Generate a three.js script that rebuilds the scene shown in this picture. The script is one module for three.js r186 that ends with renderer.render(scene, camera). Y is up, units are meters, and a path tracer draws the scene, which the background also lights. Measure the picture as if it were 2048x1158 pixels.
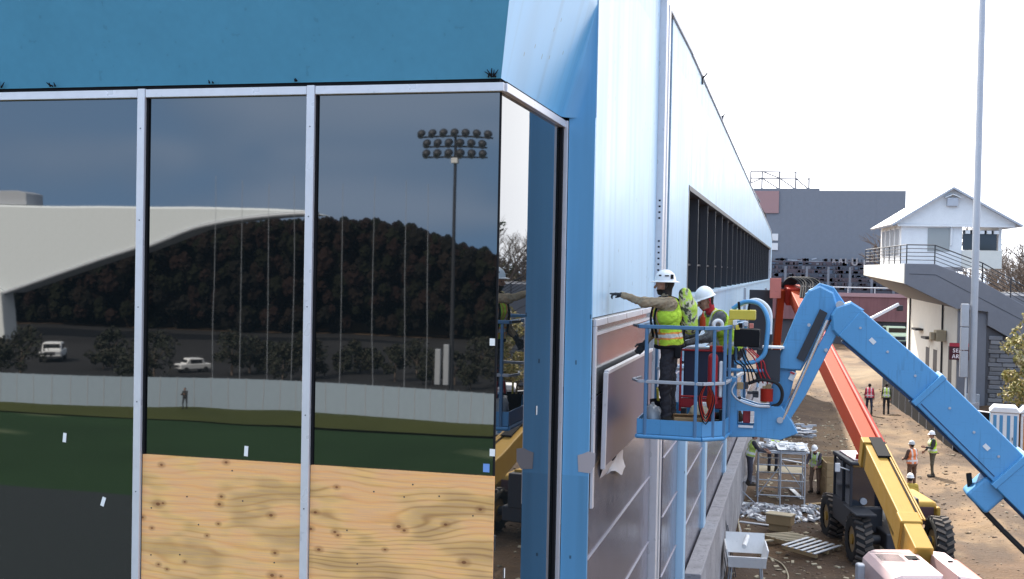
import * as THREE from 'three';
import { RoundedBoxGeometry } from 'three/addons/geometries/RoundedBoxGeometry.js';
import { mergeGeometries, toCreasedNormals } from 'three/addons/utils/BufferGeometryUtils.js';

// ---------------------------------------------------------------- camera, sky, sun, exposure
const W = 2048, H = 1158, F = 2333, EYE = 7.7;
const scene = new THREE.Scene();
const camera = new THREE.PerspectiveCamera(2 * Math.atan(H / 2 / F) * 180 / Math.PI, W / H, 0.1, 2500);
camera.position.set(0, EYE, 0);
camera.rotation.order = 'YXZ';
camera.rotation.set(-1.1 * Math.PI / 180, 13.98 * Math.PI / 180, 1.1 * Math.PI / 180);
camera.updateMatrixWorld(true);
scene.add(camera);
const renderer = new THREE.WebGLRenderer({ antialias: true });
renderer.toneMapping = THREE.LinearToneMapping;
renderer.toneMappingExposure = 2.7;
renderer.shadowMap.enabled = true;
const SUN = new THREE.Vector3(-0.27, 0.68, -0.68).normalize();

let seed = 7;
const rnd = () => { seed = (seed * 1664525 + 1013904223) >>> 0; return seed / 4294967296; };
const rr = (a, b) => a + (b - a) * rnd();
const hash = (x, y, z = 0) => { let h = (x * 374761393 + y * 668265263 + z * 2147483647) | 0; h = Math.imul(h ^ (h >>> 13), 1274126177); return ((h ^ (h >>> 16)) >>> 0) / 4294967296; };
function vnoise(x, y, wrap = 0, s = 0) {
  const xi = Math.floor(x), yi = Math.floor(y), fx = x - xi, fy = y - yi, u = fx * fx * (3 - 2 * fx), v = fy * fy * (3 - 2 * fy);
  const w = (n) => wrap ? ((n % wrap) + wrap) % wrap : n;
  const a = hash(w(xi), w(yi), s), b = hash(w(xi + 1), w(yi), s), c = hash(w(xi), w(yi + 1), s), d = hash(w(xi + 1), w(yi + 1), s);
  return a + (b - a) * u + (c - a) * v + (a - b - c + d) * u * v;
}
function fbm(x, y, o = 4, wrap = 0, s = 0) { let t = 0, a = 0.5, n = 0; for (let i = 0; i < o; i++) { t += a * vnoise(x, y, wrap, s + i); n += a; x *= 2; y *= 2; wrap *= 2; a *= 0.5; } return t / n; }
const lerp = (a, b, t) => a + (b - a) * t, clamp = (x, a = 0, b = 1) => Math.min(b, Math.max(a, x)), sst = (a, b, x) => { const t = clamp((x - a) / (b - a)); return t * t * (3 - 2 * t); };

{ // hazy bright sky towards the low sun, blue grey broken cloud away from it
  const w = 512, h = 256, data = new Float32Array(w * h * 4);
  for (let j = 0; j < h; j++) for (let i = 0; i < w; i++) {
    const el = ((j + 0.5) / h - 0.5) * Math.PI, az = ((i + 0.5) / w - 0.5) * 2 * Math.PI;
    const d = [Math.cos(el) * Math.cos(az), Math.sin(el), Math.cos(el) * Math.sin(az)];
    const t = Math.acos(clamp(d[0] * SUN.x + d[1] * SUN.y + d[2] * SUN.z, -1, 1)) / Math.PI;
    const k = sst(0.69, 0.2, t), kk = k;
    const q = Math.max(d[1], 0.03) + 0.18;
    const c = fbm(az * 3.4 + 9 + 0.8 * fbm(az * 5 + 50, el * 14 + 30, 3, 0, 7), el * 24 + 40, 5, 0, 3), cl = sst(0.34, 0.64, c);
    const rear = [lerp(0.13, 0.37, cl), lerp(0.29, 0.49, cl), lerp(0.53, 0.68, cl)];
    const glow = 0.5 * Math.exp(-t * 9);
    const front = [0.93 + glow, 0.94 + glow, 0.97 + glow];
    const n = (j * w + i) * 4;
    for (let m = 0; m < 3; m++) data[n + m] = lerp(rear[m], front[m], kk);
    data[n + 3] = 1;
  }
  const tex = new THREE.DataTexture(data, w, h, THREE.RGBAFormat, THREE.FloatType);
  tex.mapping = THREE.EquirectangularReflectionMapping; tex.magFilter = THREE.LinearFilter; tex.minFilter = THREE.LinearFilter; tex.needsUpdate = true;
  scene.background = tex; scene.environment = tex;
}
const sun = new THREE.DirectionalLight(new THREE.Color(1.0, 0.93, 0.82), 4.2);
sun.position.copy(SUN).multiplyScalar(200).add(new THREE.Vector3(0, 0, -40)); sun.target.position.set(0, 0, -40);
sun.castShadow = true; sun.shadow.mapSize.set(4096, 4096); Object.assign(sun.shadow.camera, { left: -140, right: 140, top: 140, bottom: -140, near: 1, far: 600 }); sun.shadow.radius = 2;
scene.add(sun, sun.target);

// ---------------------------------------------------------------- helpers
const V = (x, y, z) => new THREE.Vector3(x, y, z);
const lin = (r, g, b) => new THREE.Color().setRGB(r, g, b);
function ray(px, py) { return V((px - W / 2) / F, -(py - H / 2) / F, -1).applyQuaternion(camera.quaternion); }
const onD = (px, py, depth) => { const d = ray(px, py); return camera.position.clone().addScaledVector(d, -depth / d.z); };
const onX = (px, py, x) => { const d = ray(px, py); return camera.position.clone().addScaledVector(d, x / d.x); };
const onY = (px, py, y) => { const d = ray(px, py); return camera.position.clone().addScaledVector(d, (y - EYE) / d.y); };
const GLASS_Z = -9.35;
const mirrored = (p) => { p.z = 2 * GLASS_Z - p.z; return p; };
const mD = (px, py, depth) => mirrored(onD(px, py, depth));        // a thing seen in the glass front stands behind the camera
const taken = new Map();
const numbered = (n) => { const k = taken.get(n) || 0; taken.set(n, k + 1); return k ? n + '_' + String(k).padStart(3, '0') : n; };
const tag = (o, label, category, group, kind) => { o.userData.label = label; if (category) o.userData.category = category; if (group) o.userData.group = group; if (kind) o.userData.kind = kind; return o; };
function thing(name, label, category, pos = [0, 0, 0], turn = 0, group) {
  const g = new THREE.Group(); g.name = numbered(name); g.position.set(...pos); g.rotation.y = turn; tag(g, label, category, group); scene.add(g); return g;
}
function uvMetric(g, s = 1) {
  const p = g.attributes.position, n = g.attributes.normal, uv = new Float32Array(p.count * 2);
  for (let i = 0; i < p.count; i++) {
    const ax = Math.abs(n.getX(i)), ay = Math.abs(n.getY(i)), az = Math.abs(n.getZ(i));
    if (ay > ax && ay > az) { uv[2 * i] = p.getX(i) * s; uv[2 * i + 1] = p.getZ(i) * s; }
    else if (ax > az) { uv[2 * i] = p.getZ(i) * s; uv[2 * i + 1] = p.getY(i) * s; }
    else { uv[2 * i] = p.getX(i) * s; uv[2 * i + 1] = p.getY(i) * s; }
  }
  g.setAttribute('uv', new THREE.BufferAttribute(uv, 2)); return g;
}
function prep(g) {
  let r = g.index ? g.toNonIndexed() : g; r.clearGroups();
  for (const k of Object.keys(r.attributes)) if (!['position', 'normal', 'uv', 'color'].includes(k)) r.deleteAttribute(k);
  if (!r.attributes.normal) r.computeVertexNormals();
  return r;
}
const merge = (list) => list.length === 1 ? prep(list[0]) : mergeGeometries(list.map((g) => { const r = prep(g); if (!r.attributes.uv) uvMetric(r); return r; }), false);
function mesh(name, geos, mat, parent = scene, keepUV = false) {
  const g = Array.isArray(geos) ? merge(geos) : prep(geos);
  if (!keepUV) uvMetric(g);
  const m = new THREE.Mesh(g, mat); m.castShadow = m.receiveShadow = true;
  m.name = parent === scene ? numbered(name) : name; parent.add(m); return m;
}
const bx = (w, h, d, x = 0, y = 0, z = 0, r = 0) => (r > 0 ? new RoundedBoxGeometry(w, h, d, 1, Math.min(r, w / 2.1, h / 2.1, d / 2.1)) : new THREE.BoxGeometry(w, h, d)).translate(x, y, z);
const bb = (x0, x1, y0, y1, z0, z1, r = 0) => bx(Math.abs(x1 - x0), Math.abs(y1 - y0), Math.abs(z1 - z0), (x0 + x1) / 2, (y0 + y1) / 2, (z0 + z1) / 2, r);
function frameTo(a, b, up = V(0, 1, 0)) {
  const z = b.clone().sub(a).normalize(); let u = up; if (Math.abs(z.dot(u)) > 0.98) u = V(1, 0, 0);
  const x = new THREE.Vector3().crossVectors(u, z).normalize(), y = new THREE.Vector3().crossVectors(z, x);
  return new THREE.Matrix4().makeBasis(x, y, z).setPosition(a.clone().lerp(b, 0.5));
}
const beam = (a, b, w, h, r = 0, up) => bx(w, h, a.distanceTo(b), 0, 0, 0, r).applyMatrix4(frameTo(a, b, up));
function rod(a, b, r, seg = 8, r2 = r) { return new THREE.CylinderGeometry(r2, r, a.distanceTo(b), seg).rotateX(Math.PI / 2).applyMatrix4(frameTo(a, b)); }
function tube(pts, r, seg = 24, rad = 7, closed = false) { return new THREE.TubeGeometry(new THREE.CatmullRomCurve3(pts, closed, 'centripetal'), seg, r, rad, closed); }
function poly(pts2, depth, bevel = 0) { // extruded outline in x,y, from z = 0 to depth
  const s = new THREE.Shape(pts2.map((p) => new THREE.Vector2(p[0], p[1])));
  return new THREE.ExtrudeGeometry(s, { depth: depth - 2 * bevel, bevelEnabled: bevel > 0, bevelSize: bevel, bevelThickness: bevel, bevelOffset: -bevel, bevelSegments: 1, curveSegments: 6 }).translate(0, 0, bevel);
}
function quads(rows, smooth = true) { // grid of points -> sheet
  const R = rows.length, Cn = rows[0].length, pos = [], idx = [];
  for (const r of rows) for (const p of r) pos.push(p.x, p.y, p.z);
  for (let j = 0; j < R - 1; j++) for (let i = 0; i < Cn - 1; i++) { const a = j * Cn + i; idx.push(a, a + 1, a + Cn, a + 1, a + Cn + 1, a + Cn); }
  const g = new THREE.BufferGeometry(); g.setAttribute('position', new THREE.Float32BufferAttribute(pos, 3)); g.setIndex(idx);
  const o = smooth ? g : g.toNonIndexed(); o.computeVertexNormals(); return o;
}
function tex(w, h, fn, srgb = true, rep = 1) {
  const d = new Uint8Array(w * h * 4);
  for (let j = 0; j < h; j++) for (let i = 0; i < w; i++) { const c = fn((i + 0.5) / w, (j + 0.5) / h, i, j), n = (j * w + i) * 4; for (let k = 0; k < 3; k++) d[n + k] = clamp(Array.isArray(c) ? c[k] : c) * 255; d[n + 3] = 255; }
  const t = new THREE.DataTexture(d, w, h, THREE.RGBAFormat); t.magFilter = THREE.LinearFilter; t.minFilter = THREE.LinearMipmapLinearFilter; t.generateMipmaps = true;
  t.wrapS = t.wrapT = THREE.RepeatWrapping; if (srgb) t.colorSpace = THREE.SRGBColorSpace; t.repeat.set(rep, rep); t.needsUpdate = true; return t;
}
const std = (color, roughness = 0.6, metalness = 0, extra = {}) => new THREE.MeshStandardMaterial({ color, roughness, metalness, side: THREE.DoubleSide, ...extra });
const phys = (color, roughness, extra = {}) => new THREE.MeshPhysicalMaterial({ color, roughness, side: THREE.DoubleSide, ...extra });

// ---------------------------------------------------------------- materials
const grime = tex(512, 512, (u, v) => { const n = fbm(u * 6, v * 6, 5, 6, 1), s = fbm(u * 40, v * 40, 2, 40, 5); return 0.965 + 0.035 * n - 0.03 * s - (s > 0.86 ? 0.05 : 0); }, true, 0.5);
const grimeRough = tex(256, 256, (u, v) => 0.55 + 0.45 * fbm(u * 8, v * 8, 4, 8, 11), false, 0.7);
const streak = tex(1024, 512, (u, v) => { const a = fbm(u * 34, v * 1.0, 4, 0, 21), b = fbm(u * 9, v * 3, 3, 0, 31); const sp = hash(Math.floor(u * 260), Math.floor(v * 140), 5) > 0.9991 ? 0.35 : 0; const k = 1 - 0.08 * sst(0.5, 0.85, a) - 0.06 * sst(0.45, 0.8, b) - sp; return [k * 0.99, k, k]; }, true, 0.18);
const streakRough = tex(512, 256, (u, v) => 0.5 + 0.5 * (0.6 * fbm(u * 40, v * 1.5, 4, 0, 41) + 0.4 * fbm(u * 6, v * 5, 3, 0, 43)), false, 0.18);
const fineBump = tex(256, 256, (u, v) => fbm(u * 32, v * 32, 3, 32, 51), false, 3);
const waveBump = tex(128, 128, (u, v) => fbm(u * 3, v * 3, 2, 3, 61), false, 0.35);
const scuff = tex(1024, 1024, (u, v) => { const n = fbm(u * 4, v * 4, 5, 4, 211), st = fbm(u * 90, v * 5, 3, 0, 213), s2 = fbm(u * 6, v * 120, 3, 0, 215), d = hash(Math.floor(u * 300), Math.floor(v * 300), 8) > 0.997 ? 0.25 : 0; return 0.93 + 0.07 * n - 0.08 * sst(0.62, 0.85, st) * sst(0.4, 0.6, n) - 0.05 * sst(0.66, 0.85, s2) * sst(0.35, 0.65, n) - 0.5 * d; }, true, 0.6);
const M = {
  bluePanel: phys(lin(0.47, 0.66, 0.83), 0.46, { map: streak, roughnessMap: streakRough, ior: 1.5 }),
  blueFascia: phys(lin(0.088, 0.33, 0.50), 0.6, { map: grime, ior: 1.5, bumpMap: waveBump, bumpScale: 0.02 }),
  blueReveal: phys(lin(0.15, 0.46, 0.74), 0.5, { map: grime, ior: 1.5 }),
  blueReturn: phys(lin(0.15, 0.43, 0.72), 0.34, { map: streak, ior: 1.6 }),
  alu: std(lin(0.72, 0.71, 0.74), 0.42, 0.25, { map: grime, roughnessMap: grimeRough }),
  glass: phys(lin(0.006, 0.008, 0.009), 0.015, { ior: 2.2, bumpMap: waveBump, bumpScale: 0.0008 }),
  joint: std(lin(0.42, 0.40, 0.46), 0.5, 0.2),
  black: phys(lin(0.012, 0.012, 0.014), 0.8, { specularIntensity: 0.3 }),
  rubber: std(lin(0.02, 0.02, 0.021), 0.85, 0, { bumpMap: fineBump, bumpScale: 0.0008 }),
  film: phys(lin(0.23, 0.22, 0.265), 0.24, { metalness: 0.3, ior: 1.7, map: grime, roughnessMap: grimeRough }),
  darkMull: std(lin(0.035, 0.035, 0.04), 0.45, 0.3),
  concrete: std(lin(0.47, 0.45, 0.47), 0.9, 0, { map: tex(512, 512, (u, v) => { const n = fbm(u * 5, v * 5, 5, 5, 71), s = fbm(u * 60, v * 60, 2, 60, 75); return 0.66 + 0.36 * n - 0.1 * (s > 0.7 ? 1 : 0); }, true, 0.4), bumpMap: fineBump, bumpScale: 0.004 }),
  liftBlue: phys(lin(0.09, 0.325, 0.61), 0.45, { map: scuff, roughnessMap: grimeRough, clearcoat: 0.25, clearcoatRoughness: 0.35 }),
  liftSteel: std(lin(0.10, 0.22, 0.38), 0.5, 0.15, { map: grime }),
  darkSteel: std(lin(0.04, 0.042, 0.05), 0.55, 0.3),
  chrome: std(lin(0.6, 0.6, 0.62), 0.25, 0.9),
  red: phys(lin(0.48, 0.022, 0.03), 0.45, { map: grime }),
  orange: phys(lin(0.38, 0.042, 0.008), 0.6, { map: scuff, specularIntensity: 0.4 }),
  orangeRed: phys(lin(0.34, 0.02, 0.009), 0.6, { specularIntensity: 0.4, map: grime }),
  yellow: phys(lin(0.40, 0.235, 0.045), 0.65, { specularIntensity: 0.4, map: scuff, roughnessMap: grimeRough }),
  signYellow: phys(lin(0.66, 0.52, 0.06), 0.55, { map: grime }),
  pinkHood: phys(lin(0.74, 0.52, 0.50), 0.35, { map: grime, clearcoat: 0.5, clearcoatRoughness: 0.25 }),  // hood paint with the sun glare put into its pale pink
  coral: phys(lin(0.66, 0.20, 0.15), 0.4, { map: grime }),
  white: std(lin(0.78, 0.78, 0.78), 0.6, 0, { map: grime }),
  cream: std(lin(0.74, 0.71, 0.64), 0.8, 0, { map: grime }),
  greyPaint: std(lin(0.19, 0.195, 0.22), 0.75, 0, { map: grime }),
  galv: std(lin(0.48, 0.50, 0.54), 0.5, 0.35, { map: grime }),
  wood: std(lin(0.36, 0.25, 0.13), 0.85, 0, { map: grime }),
  woodPale: std(lin(0.46, 0.39, 0.27), 0.85, 0, { map: grime }),
  card: std(lin(0.42, 0.25, 0.12), 0.9, 0, { map: grime }),
};

// ---------------------------------------------------------------- ground, field
const FIELD = -4.5;
const groundBase = (x, z) => lerp(0, FIELD, sst(-1.5, -5, x) * sst(-9.2, -5, z));
function groundY(x, z) {
  const b = groundBase(x, z); if (b < -0.01 || z > -10 || x < -2) return b;
  const t = fbm(x * 0.35 + 40, z * 0.35 + 300, 4, 0, 81) - 0.5, ruts = Math.sin(x * 2.2 + 1.6 * Math.sin(z * 0.06) + 3 * fbm(x * 0.1, z * 0.05 + 90, 2, 0, 85)) * 0.075 * sst(0.42, 0.6, fbm(x * 0.2 + 7, z * 0.05 + 50, 2, 0, 87));
  const fade = sst(-2, -0.5, x);
  return b + (t * 0.22 + ruts + (fbm(x * 2.2, z * 2.2 + 700, 3, 0, 89) - 0.5) * 0.055) * fade;
}
const dirtTex = tex(1024, 1024, (u, v) => {
  const a = fbm(u * 5, v * 5, 6, 5, 101), b = fbm(u * 24, v * 24, 4, 24, 103), c = fbm(u * 120, v * 120, 2, 120, 107);
  const st = c > 0.74 ? 0.10 : 0, k = 0.70 + 0.26 * a + 0.12 * (b - 0.5) + st, w = sst(0.5, 0.75, b) * 0.04;
  return [k * 1.0, k * (0.955 - w * 0.3), k * (0.90 - w)];
}, true, 1 / 7);
const dirtMat = std(lin(1, 1, 1), 0.95, 0, { map: dirtTex, vertexColors: true, bumpMap: tex(512, 512, (u, v) => 0.6 * fbm(u * 10, v * 10, 5, 10, 111) + 0.4 * fbm(u * 70, v * 70, 2, 70, 115), false, 1 / 4), bumpScale: 0.05 });
function dirtColor(x, z) {
  const p = fbm(x * 0.16 + 3, z * 0.09 + 30, 5, 0, 121), q = fbm(x * 0.7 + 9, z * 0.3 + 60, 4, 0, 125), w = fbm(x * 0.35 + 1, z * 0.22 + 200, 4, 0, 129);
  let c = [0.43, 0.305, 0.195];
  const mix = (d, t) => { c = c.map((v, i) => lerp(v, d[i], t)); };
  mix([0.56, 0.44, 0.31], sst(0.45, 0.7, p) * 0.85);                 // dry pale crust
  mix([0.27, 0.175, 0.105], sst(0.47, 0.66, q) * 0.85);
  mix([0.62, 0.50, 0.34], sst(0.55, 0.75, fbm(x * 1.4 + 5, z * 0.5 + 90, 4, 0, 131)) * 0.7);
  mix([0.17, 0.115, 0.075], sst(0.55, 0.68, fbm(x * 0.9 + 50, z * 0.35 + 10, 4, 0, 133)) * 0.8);              // damp darker clods
  mix([0.66, 0.60, 0.54], sst(0.58, 0.70, w) * sst(2.5, 5.5, x) * sst(-34, -24, z) * 0.9);   // pale gravel spill
  mix([0.25, 0.185, 0.15], sst(3.0, 0.3, x) * 0.8 * sst(0.3, 0.55, q) * sst(-84, -70, z)); // trampled soil by the wall, darkened with the building shade
  mix([0.68, 0.60, 0.46], sst(-82, -92, z) * sst(-104, -96, z) * 0.8); // gravel drive
  return c.map((v, i) => v * [0.385, 0.345, 0.295][i]);
}
function sheet(xs, zs, yf, cf) {
  const pos = [], col = [], idx = [], uv = [];
  for (const z of zs) for (const x of xs) { pos.push(x, yf(x, z), z); col.push(...cf(x, z)); uv.push(x, z); }
  const n = xs.length; for (let j = 0; j < zs.length - 1; j++) for (let i = 0; i < n - 1; i++) { const a = j * n + i; idx.push(a, a + n, a + 1, a + 1, a + n, a + n + 1); }
  const g = new THREE.BufferGeometry(); g.setAttribute('position', new THREE.Float32BufferAttribute(pos, 3)); g.setAttribute('color', new THREE.Float32BufferAttribute(col, 3)); g.setAttribute('uv', new THREE.Float32BufferAttribute(uv, 2)); g.setIndex(idx); g.computeVertexNormals(); return g;
}
const span = (a, b, s) => { const n = Math.max(1, Math.round((b - a) / s)); return Array.from({ length: n + 1 }, (_, i) => a + (b - a) * i / n); };
{
  const xs = [-900, -500, -300, -200, -140, -100, -70, -40, -20, -12, -8, ...span(-6, 20, 0.22), 23, 27, 33, 40, 60, 90, 150, 300, 600, 900];
  const zs = [-1200, -600, -400, -300, -220, -180, ...span(-150, -72, 0.6), ...span(-71.6, -20, 0.22), -18, -16, -14, -12, -10, -9, -8, -7, -6, -5, -4, -2, 0, 10, 30, 60, 100, 150, 250, 400, 700, 1200];
  tag(mesh('dirt_ground', sheet(xs, zs, groundY, dirtColor), dirtMat, scene, true), 'bare tan construction dirt with tyre tracks between the buildings', null, null, 'structure');
  const turf = phys(lin(1, 1, 1), 1, { vertexColors: true, bumpMap: fineBump, bumpScale: 0.02, specularIntensity: 0.15 });
  tag(mesh('turf_field', sheet(span(-150, -7, 3), span(-4, 61, 1.2), () => FIELD + 0.03, (x, z) => { const st = Math.abs((x + z * 0.35) % 18) < 0.35 ? 1 : 0; const k = 0.9 + 0.3 * (fbm(x * 0.2, z * 0.2 + 80, 3, 0, 141) - 0.5); return st ? [0.12, 0.15, 0.08] : [0.032 * k, 0.066 * k, 0.026 * k]; }), turf, scene, true), 'dark green turf field mirrored in the glass front', null, null, 'structure');
  tag(mesh('asphalt_path', sheet(span(-150, -7, 4), span(16, 35, 2.5), () => FIELD + 0.036, () => [0.045, 0.052, 0.052]), turf, scene, true), 'dark track strip along the turf field', null, null, 'structure');  // building shadow on the field, painted as a dark strip
  tag(mesh('grass_bank', sheet(span(-190, -7, 3), span(61, 84, 1.5), (x, z) => FIELD + 0.05 + 0.25 * fbm(x * 0.06, z * 0.06 + 50, 2, 0, 151), (x, z) => { const k = fbm(x * 0.12, z * 0.2 + 20, 4, 0, 155); return [0.05 + 0.05 * k, 0.062 + 0.045 * k, 0.02 + 0.01 * k]; }), turf, scene, true), 'brownish winter grass below the outfield fence', null, null, 'structure');
  tag(mesh('car_park', sheet(span(-230, -7, 8), span(84, 166, 5), () => FIELD + 0.04, (x, z) => { const k = 0.8 + 0.4 * fbm(x * 0.1, z * 0.1 + 9, 3, 0, 157); return [0.035 * k, 0.034 * k, 0.035 * k]; }), turf, scene, true), 'asphalt car park behind the outfield fence', null, null, 'structure');
}

// ---------------------------------------------------------------- the blue building
const FX = -2.1, RX = -2.45, INZ = -11.85, HEAD = 9.22, ROOF = 11.72, PLY = 5.96;
const building = thing('stadium_building', 'long blue panelled building with glass corner, plywood sheets and ribbon window', 'building');
{
  const B = building, bays = [-12.23, -10.61, -8.99, -7.37, -5.75, -4.125];   // mullion centres, then the corner
  const edge = [...bays, RX];
  // front fascia, leaning outwards
  const lean = 0.35, top = 12.6, cornerX = (y) => RX + 0.185 * (y - HEAD);
  const zf = (y) => GLASS_Z + 0.03 + lean * (y - HEAD);
  const ys = span(HEAD + 0.03, top, 0.3);
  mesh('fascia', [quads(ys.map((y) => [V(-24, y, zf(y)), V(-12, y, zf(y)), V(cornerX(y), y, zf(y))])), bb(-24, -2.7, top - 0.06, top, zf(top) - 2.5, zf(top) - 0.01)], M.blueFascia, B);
  // return fascia: sweeps from the corner into the reveal through a soft cove
  const rows = [];
  for (const y of span(HEAD + 0.03, ROOF, 0.05)) {
    const h = y - HEAD, xi = Math.min(FX - 0.004, RX + 0.292 * h), xc = Math.min(FX, cornerX(y)), z0 = zf(y), row = [];
    const w = FX - xi, r = Math.min(0.16, w * 0.8);
    for (const t of span(0, 1, 0.1)) row.push(V(lerp(xc, xi, t), y, lerp(z0, INZ + r, t)));
    for (let k = 1; k <= 8; k++) { const a = k / 8 * Math.PI / 2; row.push(V(xi + r * (1 - Math.cos(a)), y, INZ + r * (1 - Math.sin(a)))); }
    row.push(V(lerp(xi + r, FX, 0.5), y, INZ), V(FX, y, INZ)); rows.push(row);
  }
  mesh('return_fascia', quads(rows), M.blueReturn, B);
  mesh('reveal_panel', bb(RX + 0.075, FX - 0.001, FIELD, HEAD + 0.03, INZ - 0.05, INZ), M.blueReturn, B);
  // dark membrane gap and torn bits above the head frame
  mesh('membrane_strip', [bb(-24, RX - 0.01, HEAD, HEAD + 0.05, GLASS_Z - 0.1, GLASS_Z + 0.02), bb(RX - 0.1, RX + 0.012, HEAD, HEAD + 0.03, INZ + 0.03, GLASS_Z - 0.12)], M.black, B);
  for (const [px, n, s] of [[985, 7, 0.05], [108, 4, 0.045], [2, 5, 0.05], [420, 2, 0.015], [600, 2, 0.02]]) {
    const c = onD(px, 180, 9.3), g = [];
    for (let k = 0; k < n; k++) { const a = rr(0.3, 2.6), l = s * rr(0.6, 1.5), p = V(c.x + rr(-0.04, 0.04), HEAD + 0.04, GLASS_Z + 0.06); g.push(rod(p, V(p.x + Math.cos(a) * l, p.y + Math.abs(Math.sin(a)) * l, p.z + 0.03), 0.009, 5, 0.003)); }
    mesh('torn_membrane', g, M.black, B);
  }
  // frames
  const fz0 = GLASS_Z + 0.003, fz1 = GLASS_Z + 0.055;
  for (let i = 0; i < edge.length - 1; i++) mesh('head_frame', bb(edge[i] + (i ? 0.039 : 0), edge[i + 1] - (i < edge.length - 2 ? 0.039 : -0.03), HEAD - 0.075, HEAD - 0.002, fz0, fz1 - 0.006, 0.006), M.alu, B);
  for (const x of bays) {
    const m = mesh('mullion', bb(x - 0.037, x + 0.037, FIELD, HEAD + 0.004, fz0, fz1, 0.006), M.alu, B);
    mesh('gasket', bb(x + 0.038, x + 0.056, FIELD, HEAD - 0.08, fz0, fz0 + 0.02), M.black, m);
    for (const y of [8.9, 8.1, 7.3, 6.4, 5.6]) mesh('screw', new THREE.CylinderGeometry(0.006, 0.006, 0.006, 6).rotateX(Math.PI / 2).translate(x, y + rr(-0.05, 0.05), fz1), M.darkSteel, m);
  }
  mesh('head_frame', bb(RX - 0.02, RX + 0.05, HEAD - 0.075, HEAD - 0.002, INZ + 0.04, GLASS_Z - 0.004, 0.006), M.alu, B);
  mesh('jamb', bb(RX + 0.003, RX + 0.07, FIELD, HEAD - 0.002, INZ + 0.001, INZ + 0.038, 0.005), M.alu, B);
  mesh('gasket', bb(RX + 0.003, RX + 0.03, FIELD, HEAD - 0.08, INZ + 0.045, INZ + 0.11), M.black, B);
  mesh('corner_seal', bb(RX - 0.012, RX + 0.004, FIELD, HEAD - 0.08, GLASS_Z - 0.012, GLASS_Z + 0.004), M.black, B);
  // panes
  const sticker = std(lin(0.8, 0.8, 0.78), 0.7), ink = std(lin(0.12, 0.12, 0.14), 0.8);
  const addSticker = (pane, px, py, w, h, rot) => { const p = onD(px, py, 9.35); const s = mesh('sticker', bx(w, h, 0.002).rotateZ(rot).translate(p.x - pane.position.x, p.y, 0.006), sticker, pane); return s; };
  for (let i = 0; i < edge.length - 1; i++) {
    const x0 = edge[i] + 0.03, x1 = edge[i + 1] - (i < edge.length - 2 ? 0.03 : 0.014), boarded = i >= 4;
    const pane = mesh('glass_pane', bb(x0, x1, boarded ? PLY - 0.02 : FIELD + 0.3, HEAD - 0.06, GLASS_Z - 0.02, GLASS_Z), M.glass, B);
    { const cx = (x0 + x1) / 2, r = [0, 0, 0, 0.0012, -0.0016, 0.001][i]; pane.geometry.translate(-cx, 0, -GLASS_Z); pane.rotation.y = r; pane.position.set(cx, 0, GLASS_Z); pane.updateMatrixWorld(true); }
    if (i === 3) { addSticker(pane, 130, 875, 0.034, 0.085, -0.08); addSticker(pane, 207, 1003, 0.036, 0.085, -0.3); }
    if (i === 4) addSticker(pane, 493, 902, 0.036, 0.09, -0.05);
    if (i === 5) { addSticker(pane, 985, 684, 0.045, 0.06, 0); addSticker(pane, 985, 905, 0.045, 0.06, 0); const t = mesh('sticker', bb(-2.545, -2.49, PLY + 0.03, PLY + 0.1, 0.005, 0.007).translate(-pane.position.x, 0, 0), std(lin(0.15, 0.3, 0.65), 0.6), pane); t.userData.label = 'small blue sticker'; }
    if (boarded) {
      const plyTex = tex(768, 768, (u, v) => {
        const s = i * 17, wu = u * 1.6, wv = v * 2.44;
        let warp = 0.24 * fbm(wu * 0.7 + s, wv * 2.0 + s, 3, 0, 161) + 0.05 * fbm(wu * 3 + s, wv * 9, 2, 0, 163), knot = 0;
        for (let k = 0; k < 34; k++) {
          const col = [0.14, 0.5, 0.86][k % 3], kx = col + (hash(k, i, 3) - 0.5) * 0.14 * (k < 15 ? 0.4 : 3), ky = hash(k, i, 5), sz = 0.010 + 0.012 * hash(k, i, 7);
          const dx = (u - kx) * 1.6, dy = (v - ky) * 2.44, r2 = Math.sqrt(dx * dx * 0.6 + dy * dy * 1.3) / sz;
          warp += 0.05 * Math.exp(-(dx * dx * 5 + dy * dy * 60)) * (k < 14 ? 1 : 0.3); knot = Math.max(knot, sst(1.15, 0.5, r2), 0.35 * sst(3.2, 1, r2));
        }
        const ph = (wv * 1.0 + warp) * (i === 5 ? 52 : 40), g = 0.5 + 0.5 * Math.sin(ph * 2.2), l = Math.pow(g, 5), fine = fbm(wu * 6, wv * 160, 2, 0, 167), br = fbm(wu * 2 + 5, wv * 5, 3, 0, 169);
        const amt = i === 5 ? 0.12 : 0.05, k = 1 - amt * l * sst(0.3, 0.7, br) - 0.09 * fine - 0.13 * sst(0.5, 0.75, br);
        const a = [0.99 * k, (0.765 + 0.03 * sst(0.4, 0.6, br)) * k * (1 - 0.05 * l), (0.50 + 0.05 * sst(0.35, 0.6, fine)) * k * (1 - 0.10 * l)];
        return a.map((c, n) => lerp(c, [0.42, 0.25, 0.13][n], knot * 0.8));
      }, true, 1);
      const pm = std(lin(0.97, 0.94, 0.9), 0.8, 0, { map: plyTex, bumpMap: fineBump, bumpScale: 0.001 });
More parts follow.
